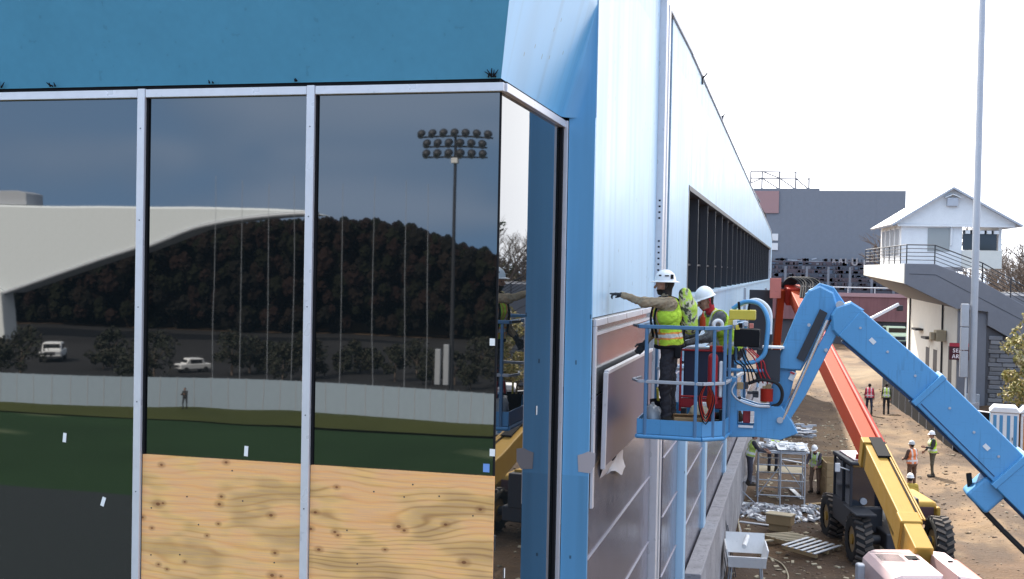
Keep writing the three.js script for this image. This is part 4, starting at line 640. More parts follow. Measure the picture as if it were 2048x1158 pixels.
// ---------------------------------------------------------------- second lift: yellow and orange boom over the handler
{
  const pivW = onD(1846, 1122, 23.4), tipW = onD(1586, 588, 37);
  const T = thing('boom_lift', 'sun-bleached coral boom lift with a long yellow and orange telescopic boom', 'boom lift', [pivW.x, 0, pivW.z], Math.atan2(pivW.x - tipW.x, pivW.z - tipW.z));
  T.updateMatrixWorld(true);
  const loc = (p) => T.worldToLocal(p.clone());
  const hy = pivW.y + 0.12;
  mesh('rear_hood', poly([[-1.12, 0.9], [-1.06, hy - 0.16], [-0.96, hy - 0.05], [-0.84, hy], [-0.12, hy + 0.02], [-0.12, 0.9]], 2.0, 0.05).translate(0, 0, -0.35), M.pinkHood, T);
  mesh('rear_hood', poly([[0.14, 0.9], [0.14, hy + 0.02], [0.5, hy - 0.02], [0.58, hy - 0.08], [0.6, 0.9]], 2.0, 0.05).translate(0, 0, -0.35), M.pinkHood, T);
  mesh('hood_side', bb(0.6, 0.74, 0.9, hy - 0.12, -0.25, 1.6, 0.06), M.coral, T);
  mesh('hood_slot', bb(-0.11, 0.13, 0.9, hy - 0.3, -0.2, 1.5), M.black, T);
  for (let k = 0; k < 6; k++) mesh('vent_slot', bb(-0.95, -0.5, hy + 0.018, hy + 0.026, 0.15 + k * 0.09, 0.18 + k * 0.09), M.darkSteel, T);
  mesh('hood_seam', bb(-1.0, -0.14, hy + 0.012, hy + 0.022, -0.02, -0.008), M.darkSteel, T); mesh('hood_decal', bb(-0.42, -0.2, hy + 0.021, hy + 0.024, 0.2, 0.5), M.black, T);
  mesh('work_lamp', bx(0.16, 0.34, 0.2, -1.2, hy - 0.35, 0.1, 0.04), M.galv, T);
  for (const [x, z] of [[-0.3, 0.5], [0.32, 0.6]]) mesh('hood_latch', bx(0.09, 0.03, 0.05, x, hy + 0.03, z, 0.01), M.black, T);
  mesh('turntable', new THREE.CylinderGeometry(0.75, 0.75, 0.2, 28).translate(0, 0.82, 0.4), M.darkSteel, T); mesh('chassis', bb(-0.9, 0.9, 0.45, 0.72, -0.9, 1.9, 0.05), M.darkSteel, T);
  for (const [x, z] of [[-1.0, -0.55], [1.0, -0.55], [-1.0, 1.5], [1.0, 1.5]]) mesh('wheel', new THREE.CylinderGeometry(0.45, 0.45, 0.32, 26).rotateZ(Math.PI / 2).translate(x, 0.45, z), M.rubber, T);
  // boom: yellow base section, orange telescope
  const piv = loc(pivW), tip = loc(tipW), ax = tip.clone().sub(piv).normalize();
  let jl = 6; for (let k = 0; k < 40; k++) { const w = T.localToWorld(piv.clone().addScaledVector(ax, jl)), c = camera.worldToLocal(w.clone()), py = H / 2 + F * c.y / c.z; jl += (py - 900) * 0.01; }
  const jt = piv.clone().addScaledVector(ax, jl);
  mesh('boom_base', beam(piv, jt, 0.36, 0.56, 0.03), M.yellow, T);
  const rt = new THREE.Vector3().crossVectors(ax, V(0, 1, 0)).normalize(), up = new THREE.Vector3().crossVectors(rt, ax);
  const on = (a, t, r, u) => a.clone().addScaledVector(ax, t).addScaledVector(rt, r).addScaledVector(up, u), len = piv.distanceTo(jt), ex = jt.distanceTo(tip);
  mesh('boom_collar', beam(on(piv, len - 0.25, 0, 0), on(piv, len + 0.02, 0, 0), 0.43, 0.64, 0.02), M.yellow, T);
  mesh('boom_collar', beam(on(piv, 0.9, 0, -0.02), on(piv, 1.3, 0, -0.02), 0.44, 0.66, 0.04), M.yellow, T);
  mesh('boom_extension', beam(on(jt, -0.3, 0, 0), on(jt, ex * 0.62, 0, 0), 0.34, 0.52, 0.03), M.orange, T);
  mesh('boom_extension', beam(on(jt, ex * 0.62, 0, 0), tip, 0.27, 0.42, 0.03), M.orange, T);
  mesh('boom_collar', beam(on(jt, ex * 0.6, 0, 0), on(jt, ex * 0.63, 0, 0), 0.37, 0.55, 0.01), M.orangeRed, T);
  mesh('extension_cylinder', rod(on(jt, -0.1, 0.27, 0.2), on(jt, ex * 0.95, 0.22, 0.16), 0.07, 12), M.orangeRed, T);
  mesh('hose_track', beam(on(piv, 1.2, 0.24, 0.2), on(piv, len - 0.1, 0.24, 0.2), 0.12, 0.16, 0.01), M.black, T);
  for (const r of [0.22, 0.27]) mesh('hose', rod(on(piv, 1.0, r, 0.30), on(piv, len - 0.3, r, 0.30), 0.02), M.yellow, T);
  mesh('cap_plate', beam(on(piv, len - 0.9, 0.1, 0.31), on(piv, len, 0.1, 0.31), 0.28, 0.05, 0.01), M.black, T);
  mesh('lift_cylinder', rod(on(piv, 2.6, 0, -0.35), V(0, 1.5, -0.5), 0.10, 14), M.yellow, T);
  for (const r of [-0.2, 0.2]) mesh('boom_bracket', beam(on(piv, -0.3, r, 0), V(r, 1.5, 0.15), 0.06, 0.34, 0.01), M.black, T);
  // head with hoses and a grey work platform
  mesh('boom_head', beam(on(tip, -0.3, 0, 0), on(tip, 0.25, 0, -0.05), 0.5, 0.55, 0.05), M.orangeRed, T);
  const hz = []; for (let k = 0; k < 9; k++) hz.push(tube([on(tip, -0.9, 0.05 + k * 0.07, 0.2), on(tip, -0.2, 0.15 + k * 0.07, 0.42 + 0.03 * (k % 3)), on(tip, 0.1, -0.1 + k * 0.05, 0.5), on(tip, 0.25, -0.35 + k * 0.04, 0.15)], 0.035, 16, 5));
  for (const h of hz) mesh('hose', h, M.rubber, T);
  mesh('carriage', beam(on(tip, 0.1, -0.35, 0.1), on(tip, 0.1, -0.35, -2.0), 0.22, 0.2, 0.02), M.orange, T);
  mesh('platform_back', bx(0.72, 1.9, 0.06, 0, 0, 0, 0.01).translate(...on(tip, 0.15, -0.9, -0.95).toArray()), M.darkSteel, T);
  mesh('platform_plate', bx(0.34, 0.62, 0.05, 0, 0, 0, 0.01).translate(...on(tip, 0.0, -0.55, 0.18).toArray()), M.coral, T);
  for (const r of [-0.62, -1.28]) mesh('platform_rail', bx(0.07, 2.2, 0.07, 0, 0, 0, 0.01).translate(...on(tip, 0.3, r - 0.1, -1.1).toArray()), M.galv, T);
}
// timber box hung behind the handler
{
  const c = onY(1700, 1010, 0), b = thing('timber_bin', 'open timber crate standing on the dirt behind the handler cab', 'crate', [c.x - 0.1, 0.02, c.z - 1.2], 0.15);
  for (let r = 0; r < 5; r++) { mesh('plank', bx(1.75, 0.235, 0.04, 0.1, 0.16 + r * 0.25, 0.7, 0.006), M.wood, b); mesh('plank', bx(1.75, 0.235, 0.04, 0.1, 0.16 + r * 0.25, -0.7, 0.006), M.wood, b); mesh('plank', bx(0.04, 0.235, 1.36, -0.78, 0.16 + r * 0.25, 0, 0.006), M.wood, b); mesh('plank', bx(0.04, 0.235, 1.36, 0.98, 0.16 + r * 0.25, 0, 0.006), M.wood, b); }
  mesh('bottom', bx(1.7, 0.04, 1.36, 0.1, 0.06, 0), M.wood, b);
  for (const [x, z] of [[-0.72, 0.64], [0.92, 0.64], [-0.72, -0.64], [0.92, -0.64]]) mesh('corner_post', bx(0.08, 1.3, 0.08, x, 0.65, z), M.wood, b);
}
// ---------------------------------------------------------------- work area by the wall
const foot = (px, py) => { const p = onY(px, py, 0); return [p.x, groundY(p.x, p.z), p.z]; };
{
  const s0 = foot(1515, 1010), S = thing('scaffold_stand', 'low scaffold work stand covered in panels and offcuts beside the concrete wall', 'scaffold', [s0[0], 0, s0[2]], 0.05);
  const tube2 = (a, b, r = 0.024, m = M.galv) => mesh('scaffold_tube', rod(a, b, r, 7), m, S);
  const X = [0.0, 0.72, 1.5], Z = [0, -1.5], Y = [0.35, 0.85, 1.35, 1.75];
  for (const x of X) for (const z of Z) { tube2(V(x, 0, z), V(x, 1.85, z)); mesh('base_plate', bx(0.14, 0.015, 0.14, x, 0.008, z), M.galv, S); }
  for (const y of Y) for (const z of Z) { tube2(V(0, y, z), V(1.5, y, z), 0.02); }
  for (const y of [0.85, 1.75]) for (const x of X) tube2(V(x, y, 0), V(x, y, -1.5), 0.02);
  tube2(V(0, 0.35, 0), V(0.72, 1.35, 0), 0.016); tube2(V(0.72, 1.35, -1.5), V(1.5, 0.35, -1.5), 0.016);
  for (let k = 0; k < 6; k++) mesh('deck_plank', bx(1.75, 0.045, 0.235, 0.76, 1.80, -0.12 - k * 0.25, 0.006), k % 2 ? M.woodPale : M.galv, S);
  mesh('side_step', bx(0.75, 0.045, 1.1, -0.45, 0.78, -0.4, 0.006), M.concrete, S); for (const z of [0.1, -0.9]) tube2(V(-0.8, 0, z), V(-0.8, 0.76, z)); tube2(V(-0.8, 0.7, 0.1), V(-0.05, 0.05, 0.1), 0.018);
  for (let k = 0; k < 4; k++) mesh('rear_step', bx(1.6, 0.04, 0.3, 0.75, 0.84, -1.72 - k * 0.32, 0.006), M.woodPale, S); for (const x of [0, 1.5]) tube2(V(x, 0, -2.75), V(x, 0.82, -2.75));
  // sheets and offcuts lying on the deck
  const lbl = ['tilted white cladding sheet lying on the scaffold deck', 'grey cladding sheet lying flat on the scaffold deck', 'narrow white trim sheet lying on the scaffold deck', 'folded silver sheet at the back of the scaffold deck', 'small lavender sheet on the scaffold deck'];
  const sh = [[1.05, 1.96, -0.45, 1.0, 0.8, 0.15, M.white], [0.5, 1.9, -0.9, 0.8, 0.6, 0.5, M.galv], [1.1, 2.0, -1.05, 0.9, 0.3, -0.3, M.white], [0.8, 1.93, -1.35, 1.2, 0.3, 0.1, M.alu], [0.35, 1.9, -0.4, 0.5, 0.45, 0.7, M.film]];
  sh.forEach(([x, y, z, w, d, a, m], i) => { const g = thing('cladding_sheet', lbl[i], 'sheet', [s0[0] + x, y - 0.05, s0[2] + z], a); mesh('sheet', poly([[-w / 2, 0], [w / 2, 0], [w / 2, 0.03], [w / 2 - 0.02, 0.03], [w / 2 - 0.02, 0.008], [-w / 2 + 0.02, 0.008], [-w / 2 + 0.02, 0.03], [-w / 2, 0.03]], d).translate(0, 0, -d / 2).rotateX(i ? 0.02 : 0.12), m, g); });
  const rub = []; for (let k = 0; k < 34; k++) { const w = rr(0.06, 0.34); rub.push(bx(w, rr(0.02, 0.09), rr(0.05, 0.25)).rotateX(rr(-0.5, 0.5)).rotateY(rr(0, 3.1)).translate(s0[0] + rr(0.0, 1.45), 1.86 + rr(0, 0.13), s0[2] - rr(0.1, 1.5))); }
  tag(mesh('offcut_scraps', rub, M.white), 'scraps of white offcuts heaped on the scaffold deck', null, null, 'stuff');
  // rubble at its foot
  const geo = [], cols = [M.galv, M.white, M.concrete];
  for (let m = 0; m < 3; m++) { const g = []; for (let k = 0; k < 110; k++) { const a = rr(0, 6.28), r = Math.sqrt(rnd()), x = s0[0] + 1.0 + Math.cos(a) * r * 2.1, z = s0[2] + 1.1 + Math.sin(a) * r * 1.5; g.push(bx(rr(0.04, 0.28), rr(0.02, 0.10), rr(0.04, 0.2)).rotateX(rr(-0.6, 0.6)).rotateY(rr(0, 3.1)).rotateZ(rr(-0.4, 0.4)).translate(x, groundY(x, z) + 0.03 + rr(0, 0.14) * (1 - r), z)); } tag(mesh(['rubble', 'offcut_scraps', 'rubble'][m], g, cols[m]), ['grey rubble heaped at the foot of the scaffold', 'white scraps strewn at the foot of the scaffold', 'concrete crumbs strewn on the dirt by the scaffold'][m], null, null, 'stuff'); }
  const far = []; for (let k = 0; k < 420; k++) { const x = -1.6 + 4.6 * Math.pow(rnd(), 1.7), z = rr(-64, -26); const q = 1; far.push(bx(rr(0.03, 0.16) * q, rr(0.01, 0.05), rr(0.03, 0.14)).rotateY(rr(0, 3.1)).rotateX(rr(-0.3, 0.3)).translate(x, groundY(x, z) + 0.015, z)); }
  tag(mesh('litter', far, M.woodPale), 'pale litter scattered over the damp soil by the wall', null, null, 'stuff');
  const hp = foot(1560, 870); const g2 = []; for (let k = 0; k < 60; k++) g2.push(bx(rr(0.1, 0.7), rr(0.03, 0.1), rr(0.08, 0.3)).rotateY(rr(-0.4, 0.4)).rotateX(rr(-0.2, 0.2)).translate(hp[0] + rr(-0.2, 1.5), 0.08 + rr(0, 0.35), hp[2] + rr(-1.5, 1.2)));
  tag(mesh('scrap_heap', g2, M.galv), 'heap of grey scrap panels on the dirt beyond the scaffold', null, null, 'stuff');
}
function pallet(px, py, turn, tilt, label, n = 7, m = M.woodPale, y0 = 0) {
  const p = foot(px, py), g = thing('pallet', label, 'pallet', [p[0], p[1] + 0.05 + y0, p[2]], turn, 'wooden pallets on the dirt'); g.rotation.x = tilt;
  for (let k = 0; k < n; k++) mesh('slat', bx(0.10, 0.022, 1.2, -0.5 + k / (n - 1), 0.125, 0, 0.003), m, g);
  for (const z of [-0.53, 0, 0.53]) mesh('bearer', bx(1.1, 0.10, 0.09, 0, 0.062, z, 0.004), M.wood, g);
}
pallet(1622, 1108, -0.62, 0.06, 'grey slatted pallet lying in front of the broken pallet', 6, M.galv);
pallet(1578, 1085, -0.85, -0.05, 'broken brown pallet lying below the rubble', 6, M.woodPale);
{
  const p = foot(1560, 1062), g = thing('timber_offcut', 'squared timber block lying on the broken pallet', 'timber', [p[0], 0.35, p[2]], -0.3); mesh('block', bx(0.75, 0.28, 0.4, 0, 0, 0, 0.01), M.wood, g); mesh('lid', bx(0.8, 0.03, 0.45, 0, 0.16, 0), M.woodPale, g); mesh('support', bx(0.6, 0.2, 0.3, 0, -0.24, 0), M.wood, g);
  const q = foot(1535, 1090), b = thing('timber_plank', 'long pale plank sloping from the block to the soil', 'plank', [q[0], 0.08, q[2]], -0.7); mesh('plank', bx(0.14, 0.035, 1.9, 0, 0.05, 0, 0.004).rotateX(-0.06), M.woodPale, b);
}
{ // white tub on legs, rods, hoses
  const p = onY(1492, 1128, 0.6), g = thing('white_tub', 'white plastic mortar tub with a white pipe lying across it', 'tub', [p.x, 0, p.z], 0.1);
  const o = [[-0.42, 0.55], [-0.36, 0.9], [0.36, 0.9], [0.42, 0.55]];
  mesh('back', new THREE.BoxGeometry(0.95, 0.5, 0.03).rotateX(-0.35).translate(0, 0.98, -0.62), M.white, g); mesh('floor', bx(0.8, 0.03, 1.0, 0, 0.62, -0.1), M.white, g);
  for (const s of [-1, 1]) mesh('side', new THREE.BoxGeometry(0.03, 0.42, 1.1).rotateZ(-0.2 * s).translate(0.45 * s, 0.84, -0.1), M.white, g); mesh('front', new THREE.BoxGeometry(0.9, 0.28, 0.03).rotateX(0.3).translate(0, 0.75, 0.45), M.white, g);
  for (const [x, z] of [[-0.35, -0.5], [0.35, -0.5], [-0.35, 0.35], [0.35, 0.35]]) mesh('leg', rod(V(x, 0.62, z), V(x * 1.15, 0.0, z), 0.02), M.galv, g);
  const pp = thing('plastic_pipe', 'white plastic pipe leaning on the tub', 'pipe', [p.x + 0.0, 1.15, p.z]); mesh('pipe', rod(V(0, 0.0, -0.55), V(-0.02, 0.08, 0.9), 0.055, 12), M.white, pp);
  const q = foot(1440, 1150); for (let k = 0; k < 14; k++) { const b = thing('steel_rod', 'thin rusty steel rod leaning on the concrete wall', 'rod', [q[0] - 0.25 + 0.05 * k, 0, q[2] + rr(-0.2, 0.2)], 0, 'bundle of steel rods by the tub'); mesh('rod', rod(V(0, 0, 0.1), V(-0.25, rr(1.25, 1.5), -0.15), 0.012, 6), M.darkSteel, b); }
  const h = [[1476, 1035], [1482, 1075], [1500, 1100], [1530, 1108], [1560, 1120], [1576, 1145], [1572, 1175]].map(([a, b]) => { const f = foot(a, b); return V(f[0], f[1] + 0.03, f[2]); });
  const hose = thing('hose', 'thin pale hose curling over the soil by the white tub', 'hose'); mesh('line', tube(h, 0.022, 60, 6), M.woodPale, hose);
  const h2 = [[1478, 1030], [1488, 1062], [1496, 1092], [1520, 1098]].map(([a, b]) => { const f = foot(a, b); return V(f[0] - 0.1, f[1] + 0.025, f[2]); });
  const cord = thing('cable', 'grey cable running down from the concrete wall', 'cable'); mesh('line', tube(h2, 0.016, 40, 6), M.galv, cord);
}
{ // clods and stones pressed into the dirt
  const g0 = prep(new THREE.IcosahedronGeometry(1, 1)), ps = g0.attributes.position; for (let i = 0; i < ps.count; i++) { const k = 0.7 + 0.5 * hash(Math.round(ps.getX(i) * 40), Math.round(ps.getY(i) * 40), Math.round(ps.getZ(i) * 40)); ps.setXYZ(i, ps.getX(i) * k, ps.getY(i) * k * 0.6, ps.getZ(i) * k); } g0.computeVertexNormals();
  const n = 5200, im = new THREE.InstancedMesh(g0, std(lin(1, 1, 1), 0.95), n), m = new THREE.Matrix4(), cs = [lin(0.17, 0.115, 0.068), lin(0.14, 0.095, 0.06), lin(0.22, 0.155, 0.10), lin(0.12, 0.08, 0.055), lin(0.26, 0.21, 0.15)];
  for (let i = 0; i < n; i++) { const z = -26 - 58 * Math.pow(rnd(), 1.4), x = rr(-1.6, 4.8 - z * 0.05), c = fbm(x * 0.6 + 3, z * 0.3 + 77, 3, 0, 261), s = (0.010 + 0.042 * Math.pow(rnd(), 4)) * (c > 0.5 ? 1.4 : 0.7); m.makeRotationY(rr(0, 6)).scale(V(s * rr(0.8, 1.5), s, s)).setPosition(x, groundY(x, z) + s * 0.2, z); im.setMatrixAt(i, m); im.setColorAt(i, cs[Math.floor(rnd() * 5)]); }
  im.name = 'soil_clods'; im.castShadow = im.receiveShadow = true; scene.add(im); tag(im, 'clods of soil and stones scattered over the dirt', null, null, 'stuff');
}
// a few boards and lengths of trim left lying along the wall
for (const [px, py, l, a, mt, lb] of [[1600, 1040, 1.6, 0.5, 'woodPale', 'pale board lying beside the handler wheel'], [1520, 1050, 1.3, 1.3, 'galv', 'silver trim length lying on the rubble edge'], [1590, 985, 1.8, 0.2, 'white', 'white trim length lying beside the scaffold foot'], [1640, 1012, 1.1, 2.2, 'wood', 'brown board lying behind the handler front wheel'], [1606, 930, 2.2, 0.9, 'galv', 'long silver trim lying beyond the scaffold'], [1585, 900, 1.6, -0.4, 'woodPale', 'pale board lying by the far scrap heap']]) { const f = foot(px, py), g = thing('loose_board', lb, 'board', [f[0], f[1] + 0.03, f[2]], a, 'boards and trim left along the wall'); mesh('board', bx(0.16, 0.03, l, 0, 0, 0, 0.004), M[mt], g); }
// ground crew
const crew = 'ground crew on the dirt';
person({ hat: hatWhite, vest: ORNG, stripe: [0.75, 0.5, 0.4], edge: [0.75, 0.5, 0.42], c: { shirt: [0.10, 0.06, 0.045], pants: [0.14, 0.075, 0.045] }, arms: [{ up: [0.25, -1, 0.25], lo: [-0.4, -0.3, 1] }, { up: [-0.25, -1, 0.25], lo: [0.4, -0.3, 1] }], hat: phys(lin(0.45, 0.45, 0.45), 0.5) }, 'worker in orange vest and brown trousers standing on the sunlit dirt', foot(1823, 980), [-0.6, -0.8], crew);
person({ hat: 1, vest: LIME, c: { shirt: [0.03, 0.03, 0.03], pants: [0.10, 0.085, 0.055] }, arms: [{ up: [0.2, -1, 0.3], lo: [-0.2, 0.1, 1] }, { up: [-0.25, -1, 0.1], lo: [-0.1, -0.6, 0.6] }], thighs: [[0.06, -1, 0.12], [-0.06, -1, -0.06]] }, 'worker in lime vest and white hard hat facing the orange vest', foot(1864, 952), [-0.95, 0.2], crew);
person({ vest: [0.75, 0.06, 0.10], c: { shirt: [0.35, 0.04, 0.06], pants: [0.03, 0.035, 0.06] }, stripe: [0.7, 0.3, 0.3], thighs: [[0.08, -1, 0.25], [-0.08, -1, -0.2]] }, 'person in pink vest and dark trousers walking away beside the lime vest', foot(1738, 827), [0.1, -1], crew);
person({ vest: [0.52, 0.70, 0.12], c: { shirt: [0.06, 0.06, 0.05], pants: [0.025, 0.025, 0.03] }, thighs: [[0.05, -1, -0.12], [-0.05, -1, 0.14]] }, 'person in pale lime vest walking away beside the pink vest', foot(1772, 827), [0.05, -1], crew);
person({ hat: 1, vest: [0.40, 0.50, 0.10], c: { shirt: [0.045, 0.04, 0.05], pants: [0.06, 0.06, 0.08] }, spine: [0, 1, 0.22], look: [0, -0.4, 1], arms: [{ up: [0.2, -0.9, 0.6], lo: [0, -0.2, 1] }, { up: [-0.2, -0.9, 0.6], lo: [0, -0.2, 1] }] }, 'worker in dull lime vest standing between the concrete wall and the scaffold', (() => { const p = onD(1500, 900, 38.3); return [p.x, 0.81, p.z]; })(), [0.9, -0.2], crew);
person({ hat: 1, vest: [0.55, 0.78, 0.06], c: { shirt: [0.03, 0.03, 0.035], pants: [0.07, 0.07, 0.10] }, spine: [0, 1, 0.55], look: [0, -0.7, 1], headUp: [0, 1, 0.6], arms: [{ up: [0.2, -0.9, 0.5], lo: [0, -0.6, 0.8] }, { up: [-0.2, -0.9, 0.5], lo: [0, -0.6, 0.8] }] }, 'worker in bright lime vest bending over behind the scaffold', (() => { const p = onD(1546, 900, 41); return [p.x, 0.86, p.z]; })(), [0.15, -1], crew);
person({ hat: 1, vest: [0.52, 0.74, 0.10], c: { shirt: [0.05, 0.04, 0.05], pants: [0.20, 0.13, 0.09] }, spine: [0.1, 1, 0.4], look: [0, -0.7, 1], headUp: [0, 1, 0.5], arms: [{ up: [0.2, -0.9, 0.5], lo: [-0.2, -0.5, 0.8] }, { up: [-0.2, -0.9, 0.5], lo: [0.2, -0.5, 0.8] }], thighs: [[0.1, -1, 0.2], [-0.1, -1, 0.1]] }, 'worker in lime vest and tan trousers stooping right beside the scaffold', foot(1630, 990), [-0.35, 0.9], crew);
person({ hat: 1, c: { shirt: [0.5, 0.35, 0.06], pants: [0.04, 0.04, 0.05] } }, 'white hard hat of a person standing behind the handler engine cover', foot(1818, 1068), [0, -1], crew);

// ---------------------------------------------------------------- press box with its stair
{
  const B = thing('press_box', 'white gabled press box on a stone base with a grey outside stair', 'building', [5.85, 0, -73], 0.087);
  // lower storey: cream side wall, grey front
  const wallX = 3.15;
  mesh('side_wall', bb(wallX, wallX + 0.25, 0, 6.9, -17, -0.3, 0.01), M.cream, B);
  for (const [z, y0, y1, w] of [[-2.0, 0.4, 3.4, 1.0], [-6.5, 0.9, 2.9, 1.2], [-9.0, 0.9, 2.9, 1.2]]) { const d = mesh('door', bb(wallX - 0.012, wallX - 0.004, y0, y1, z - w / 2, z + w / 2), M.darkSteel, B); mesh('frame', [bb(wallX - 0.04, wallX - 0.013, y1, y1 + 0.1, z - w / 2 - 0.1, z + w / 2 + 0.1)], M.cream, d); }
  for (const z of [-4.2, -15.5]) mesh('downpipe', rod(V(wallX - 0.07, 0, z), V(wallX - 0.07, 6.2, z), 0.06, 8), M.darkSteel, B);
  mesh('wall_unit', [bb(wallX - 0.62, wallX - 0.02, 3.6, 4.3, -4.0, -3.1, 0.05), bb(wallX - 0.9, wallX - 0.64, 3.65, 4.15, -3.9, -3.3, 0.05)], M.woodPale, B);
  for (const [z, y] of [[-8.0, 3.5], [-11.5, 3.9]]) mesh('awning', bb(wallX - 0.5, wallX - 0.01, y, y + 0.14, z - 0.8, z + 0.8), M.darkSteel, B);
  mesh('front_wall', bb(wallX, 4.75, 0, 5.6, -0.3, -0.02, 0.01), M.greyPaint, B);
  mesh('back_core', bb(wallX + 0.26, 14, 0, 6.6, -17, -0.7), M.greyPaint, B);
  mesh('utility_box', bb(3.6, 4.4, 0.1, 0.75, 0.0, 0.3, 0.03), M.galv, B);
  // stair stringer / parapet in front, falling to the right
  const str = poly([[0, 8.36], [1.7, 8.36], [4.4, 7.35], [7.6, 5.55], [12, 3.05], [12, 0.9], [7.0, 3.55], [4.75, 4.8], [4.75, 5.6], [2.95, 5.75], [0, 7.15]], 0.3, 0.02);
  mesh('stair_parapet', str.translate(0, 0, -0.05), M.greyPaint, B);
  mesh('reveal_groove', [beam(V(0.25, 7.75, 0.255), V(1.75, 7.72, 0.255), 0.012, 0.03), beam(V(1.75, 7.72, 0.255), V(7.0, 5.0, 0.255), 0.012, 0.03), beam(V(7.0, 5.0, 0.255), V(11.8, 2.3, 0.255), 0.012, 0.03)], M.darkSteel, B);
  // balcony: cream side band, dark soffit
  mesh('balcony_band', poly([[0.0, 7.17], [0.0, 8.34], [17, 8.34], [17, 7.6]], 0.2, 0.01).rotateY(Math.PI / 2).translate(0, 0, -0.06), M.cream, B);
  mesh('balcony_floor', bb(0.2, wallX + 0.2, 7.95, 8.2, -17, -0.06), M.concrete, B);
  mesh('soffit', quads([[V(0.1, 7.2, -0.1), V(0.1, 7.6, -17)], [V(1.3, 6.6, -0.1), V(1.3, 6.9, -17)], [V(wallX, 5.75, -0.1), V(wallX, 6.0, -17)]]), M.greyPaint, B);
  // stone cladding below the stair, stone by stone
  const tones = [lin(0.17, 0.17, 0.18), lin(0.22, 0.22, 0.235), lin(0.27, 0.265, 0.27), lin(0.20, 0.195, 0.20)].map((c) => std(c, 0.9, 0, { map: grime, bumpMap: fineBump, bumpScale: 0.01 })), sgeo = [0.55, 0.8, 0.4, 0.65, 0.95].map((w) => [w, bx(w - 0.035, 0.235, 0.16, 0, 0, 0, 0.03)]);
  mesh('mortar_bed', poly([[4.76, 0], [4.76, 4.75], [7.0, 3.5], [10.6, 1.55], [10.6, 0]], 0.2).translate(0, 0, -0.22), std(lin(0.09, 0.09, 0.10), 0.95), B);
  for (let r = 0; r < 18; r++) { let x = 4.86 + (r % 3) * 0.05; const y = 0.14 + r * 0.262; while (x < 9.6) { const [w, g] = sgeo[Math.floor(rnd() * 5)], lim = x + w < 7.0 ? 4.72 - (x + w - 4.76) * 0.55 : 3.5 - (x + w - 7) * 0.54; if (y + 0.14 < lim) { const m = new THREE.Mesh(g, tones[Math.floor(rnd() * 4)]); m.name = 'stone'; m.castShadow = m.receiveShadow = true; m.position.set(x + w / 2, y, 0.02 + rr(-0.03, 0.03)); B.add(m); } x += w; } }
  // railings: balcony side, front, then down the stair
  const rail = (a, b, n, hh = 1.12) => { for (let k = 0; k <= n; k++) { const p = a.clone().lerp(b, k / n); mesh('rail_post', rod(p, V(p.x, p.y + hh, p.z), 0.035, 6), M.darkSteel, B); } for (let k = 1; k <= 5; k++) mesh('rail_bar', rod(V(a.x, a.y + hh * k / 5, a.z), V(b.x, b.y + hh * k / 5, b.z), k === 5 ? 0.035 : 0.022, 6), M.darkSteel, B); };
  rail(V(0.1, 8.36, -16.9), V(0.1, 8.36, 0.1), 8); rail(V(0.1, 8.36, 0.12), V(1.7, 8.36, 0.12), 1); rail(V(1.7, 8.36, 0.12), V(4.4, 7.35, 0.12), 1); rail(V(4.4, 7.35, 0.12), V(7.6, 5.55, 0.12), 2); rail(V(7.6, 5.55, 0.12), V(12, 3.05, 0.12), 2);
  for (let k = 0; k < 14; k++) mesh('step', bb(2.2 + k * 0.62, 2.84 + k * 0.62, 7.9 - k * 0.345, 8.05 - k * 0.345, -1.4, -0.08), M.white, B);
  // cabin with gable to the front
  const x0 = 1.3, x1 = 7.75, z0 = -9.2, z1 = -18, e = 11.1, pk = 13.45, mx = 4.45;
  mesh('cabin_wall', bb(x0, x0 + 3.9, 8.21, e, z0 - 0.2, z0, 0.01), M.white, B); mesh('cabin_wall', bb(x0, x0 + 0.2, 8.21, e, z1, z0 - 0.21), M.white, B); mesh('cabin_wall', bb(x0 + 3.91, x1, 8.21, 9.4, z0 - 0.2, z0), M.cream, B); mesh('cabin_wall', bb(x1 - 0.2, x1, 8.21, e, z1, z0 - 0.21), M.white, B);
  mesh('window', bb(x0 + 4.0, x1 - 0.3, 9.42, 10.75, z0 - 0.3, z0 - 0.24), phys(lin(0.03, 0.035, 0.04), 0.08, { ior: 1.55 }), B); for (let k = 0; k < 5; k++) mesh('rafter_end', bb(x0 + 4.1 + k * 0.45, x0 + 4.38 + k * 0.45, 10.5, 10.72, z0 - 0.2, z0 + 0.12), M.white, B);
  mesh('window', bb(x0 + 1.7, x0 + 3.1, 9.3, 10.85, z0 + 0.005, z0 + 0.03), phys(lin(0.3, 0.3, 0.28), 0.1, { ior: 1.6 }), B); mesh('wall_pipe', rod(V(x0 + 3.2, 9.7, z0 + 0.06), V(x0 + 3.2, e, z0 + 0.06), 0.08), M.white, B);
  for (let k = 0; k < 4; k++) { const w = mesh('window', bb(x0 - 0.03, x0 - 0.005, 9.0, 10.8, z1 + 0.6 + k * 2.0, z1 + 2.2 + k * 2.0), phys(lin(0.35, 0.35, 0.35), 0.1, { ior: 1.6 }), B); mesh('frame', bb(x0 - 0.05, x0 - 0.004, 8.9, 10.9, z1 + 2.24 + k * 2.0, z1 + 2.36 + k * 2.0), M.white, w); }
  const gab = poly([[x0 - 0.5, e], [x1 + 0.9, e], [mx, pk]], 0.25).translate(0, 0, z0 - 0.02);
  mesh('gable', gab, M.white, B);
  mesh('gable_vent', [bb(mx - 0.35, mx + 0.35, 12.3, 12.85, z0 + 0.24, z0 + 0.5, 0.02)], M.galv, B); mesh('vent_hood', beam(V(mx - 0.5, 12.86, z0 + 0.4), V(mx, 13.08, z0 + 0.4), 0.4, 0.05), M.white, B); mesh('vent_hood', beam(V(mx, 13.08, z0 + 0.4), V(mx + 0.5, 12.86, z0 + 0.4), 0.4, 0.05), M.white, B);
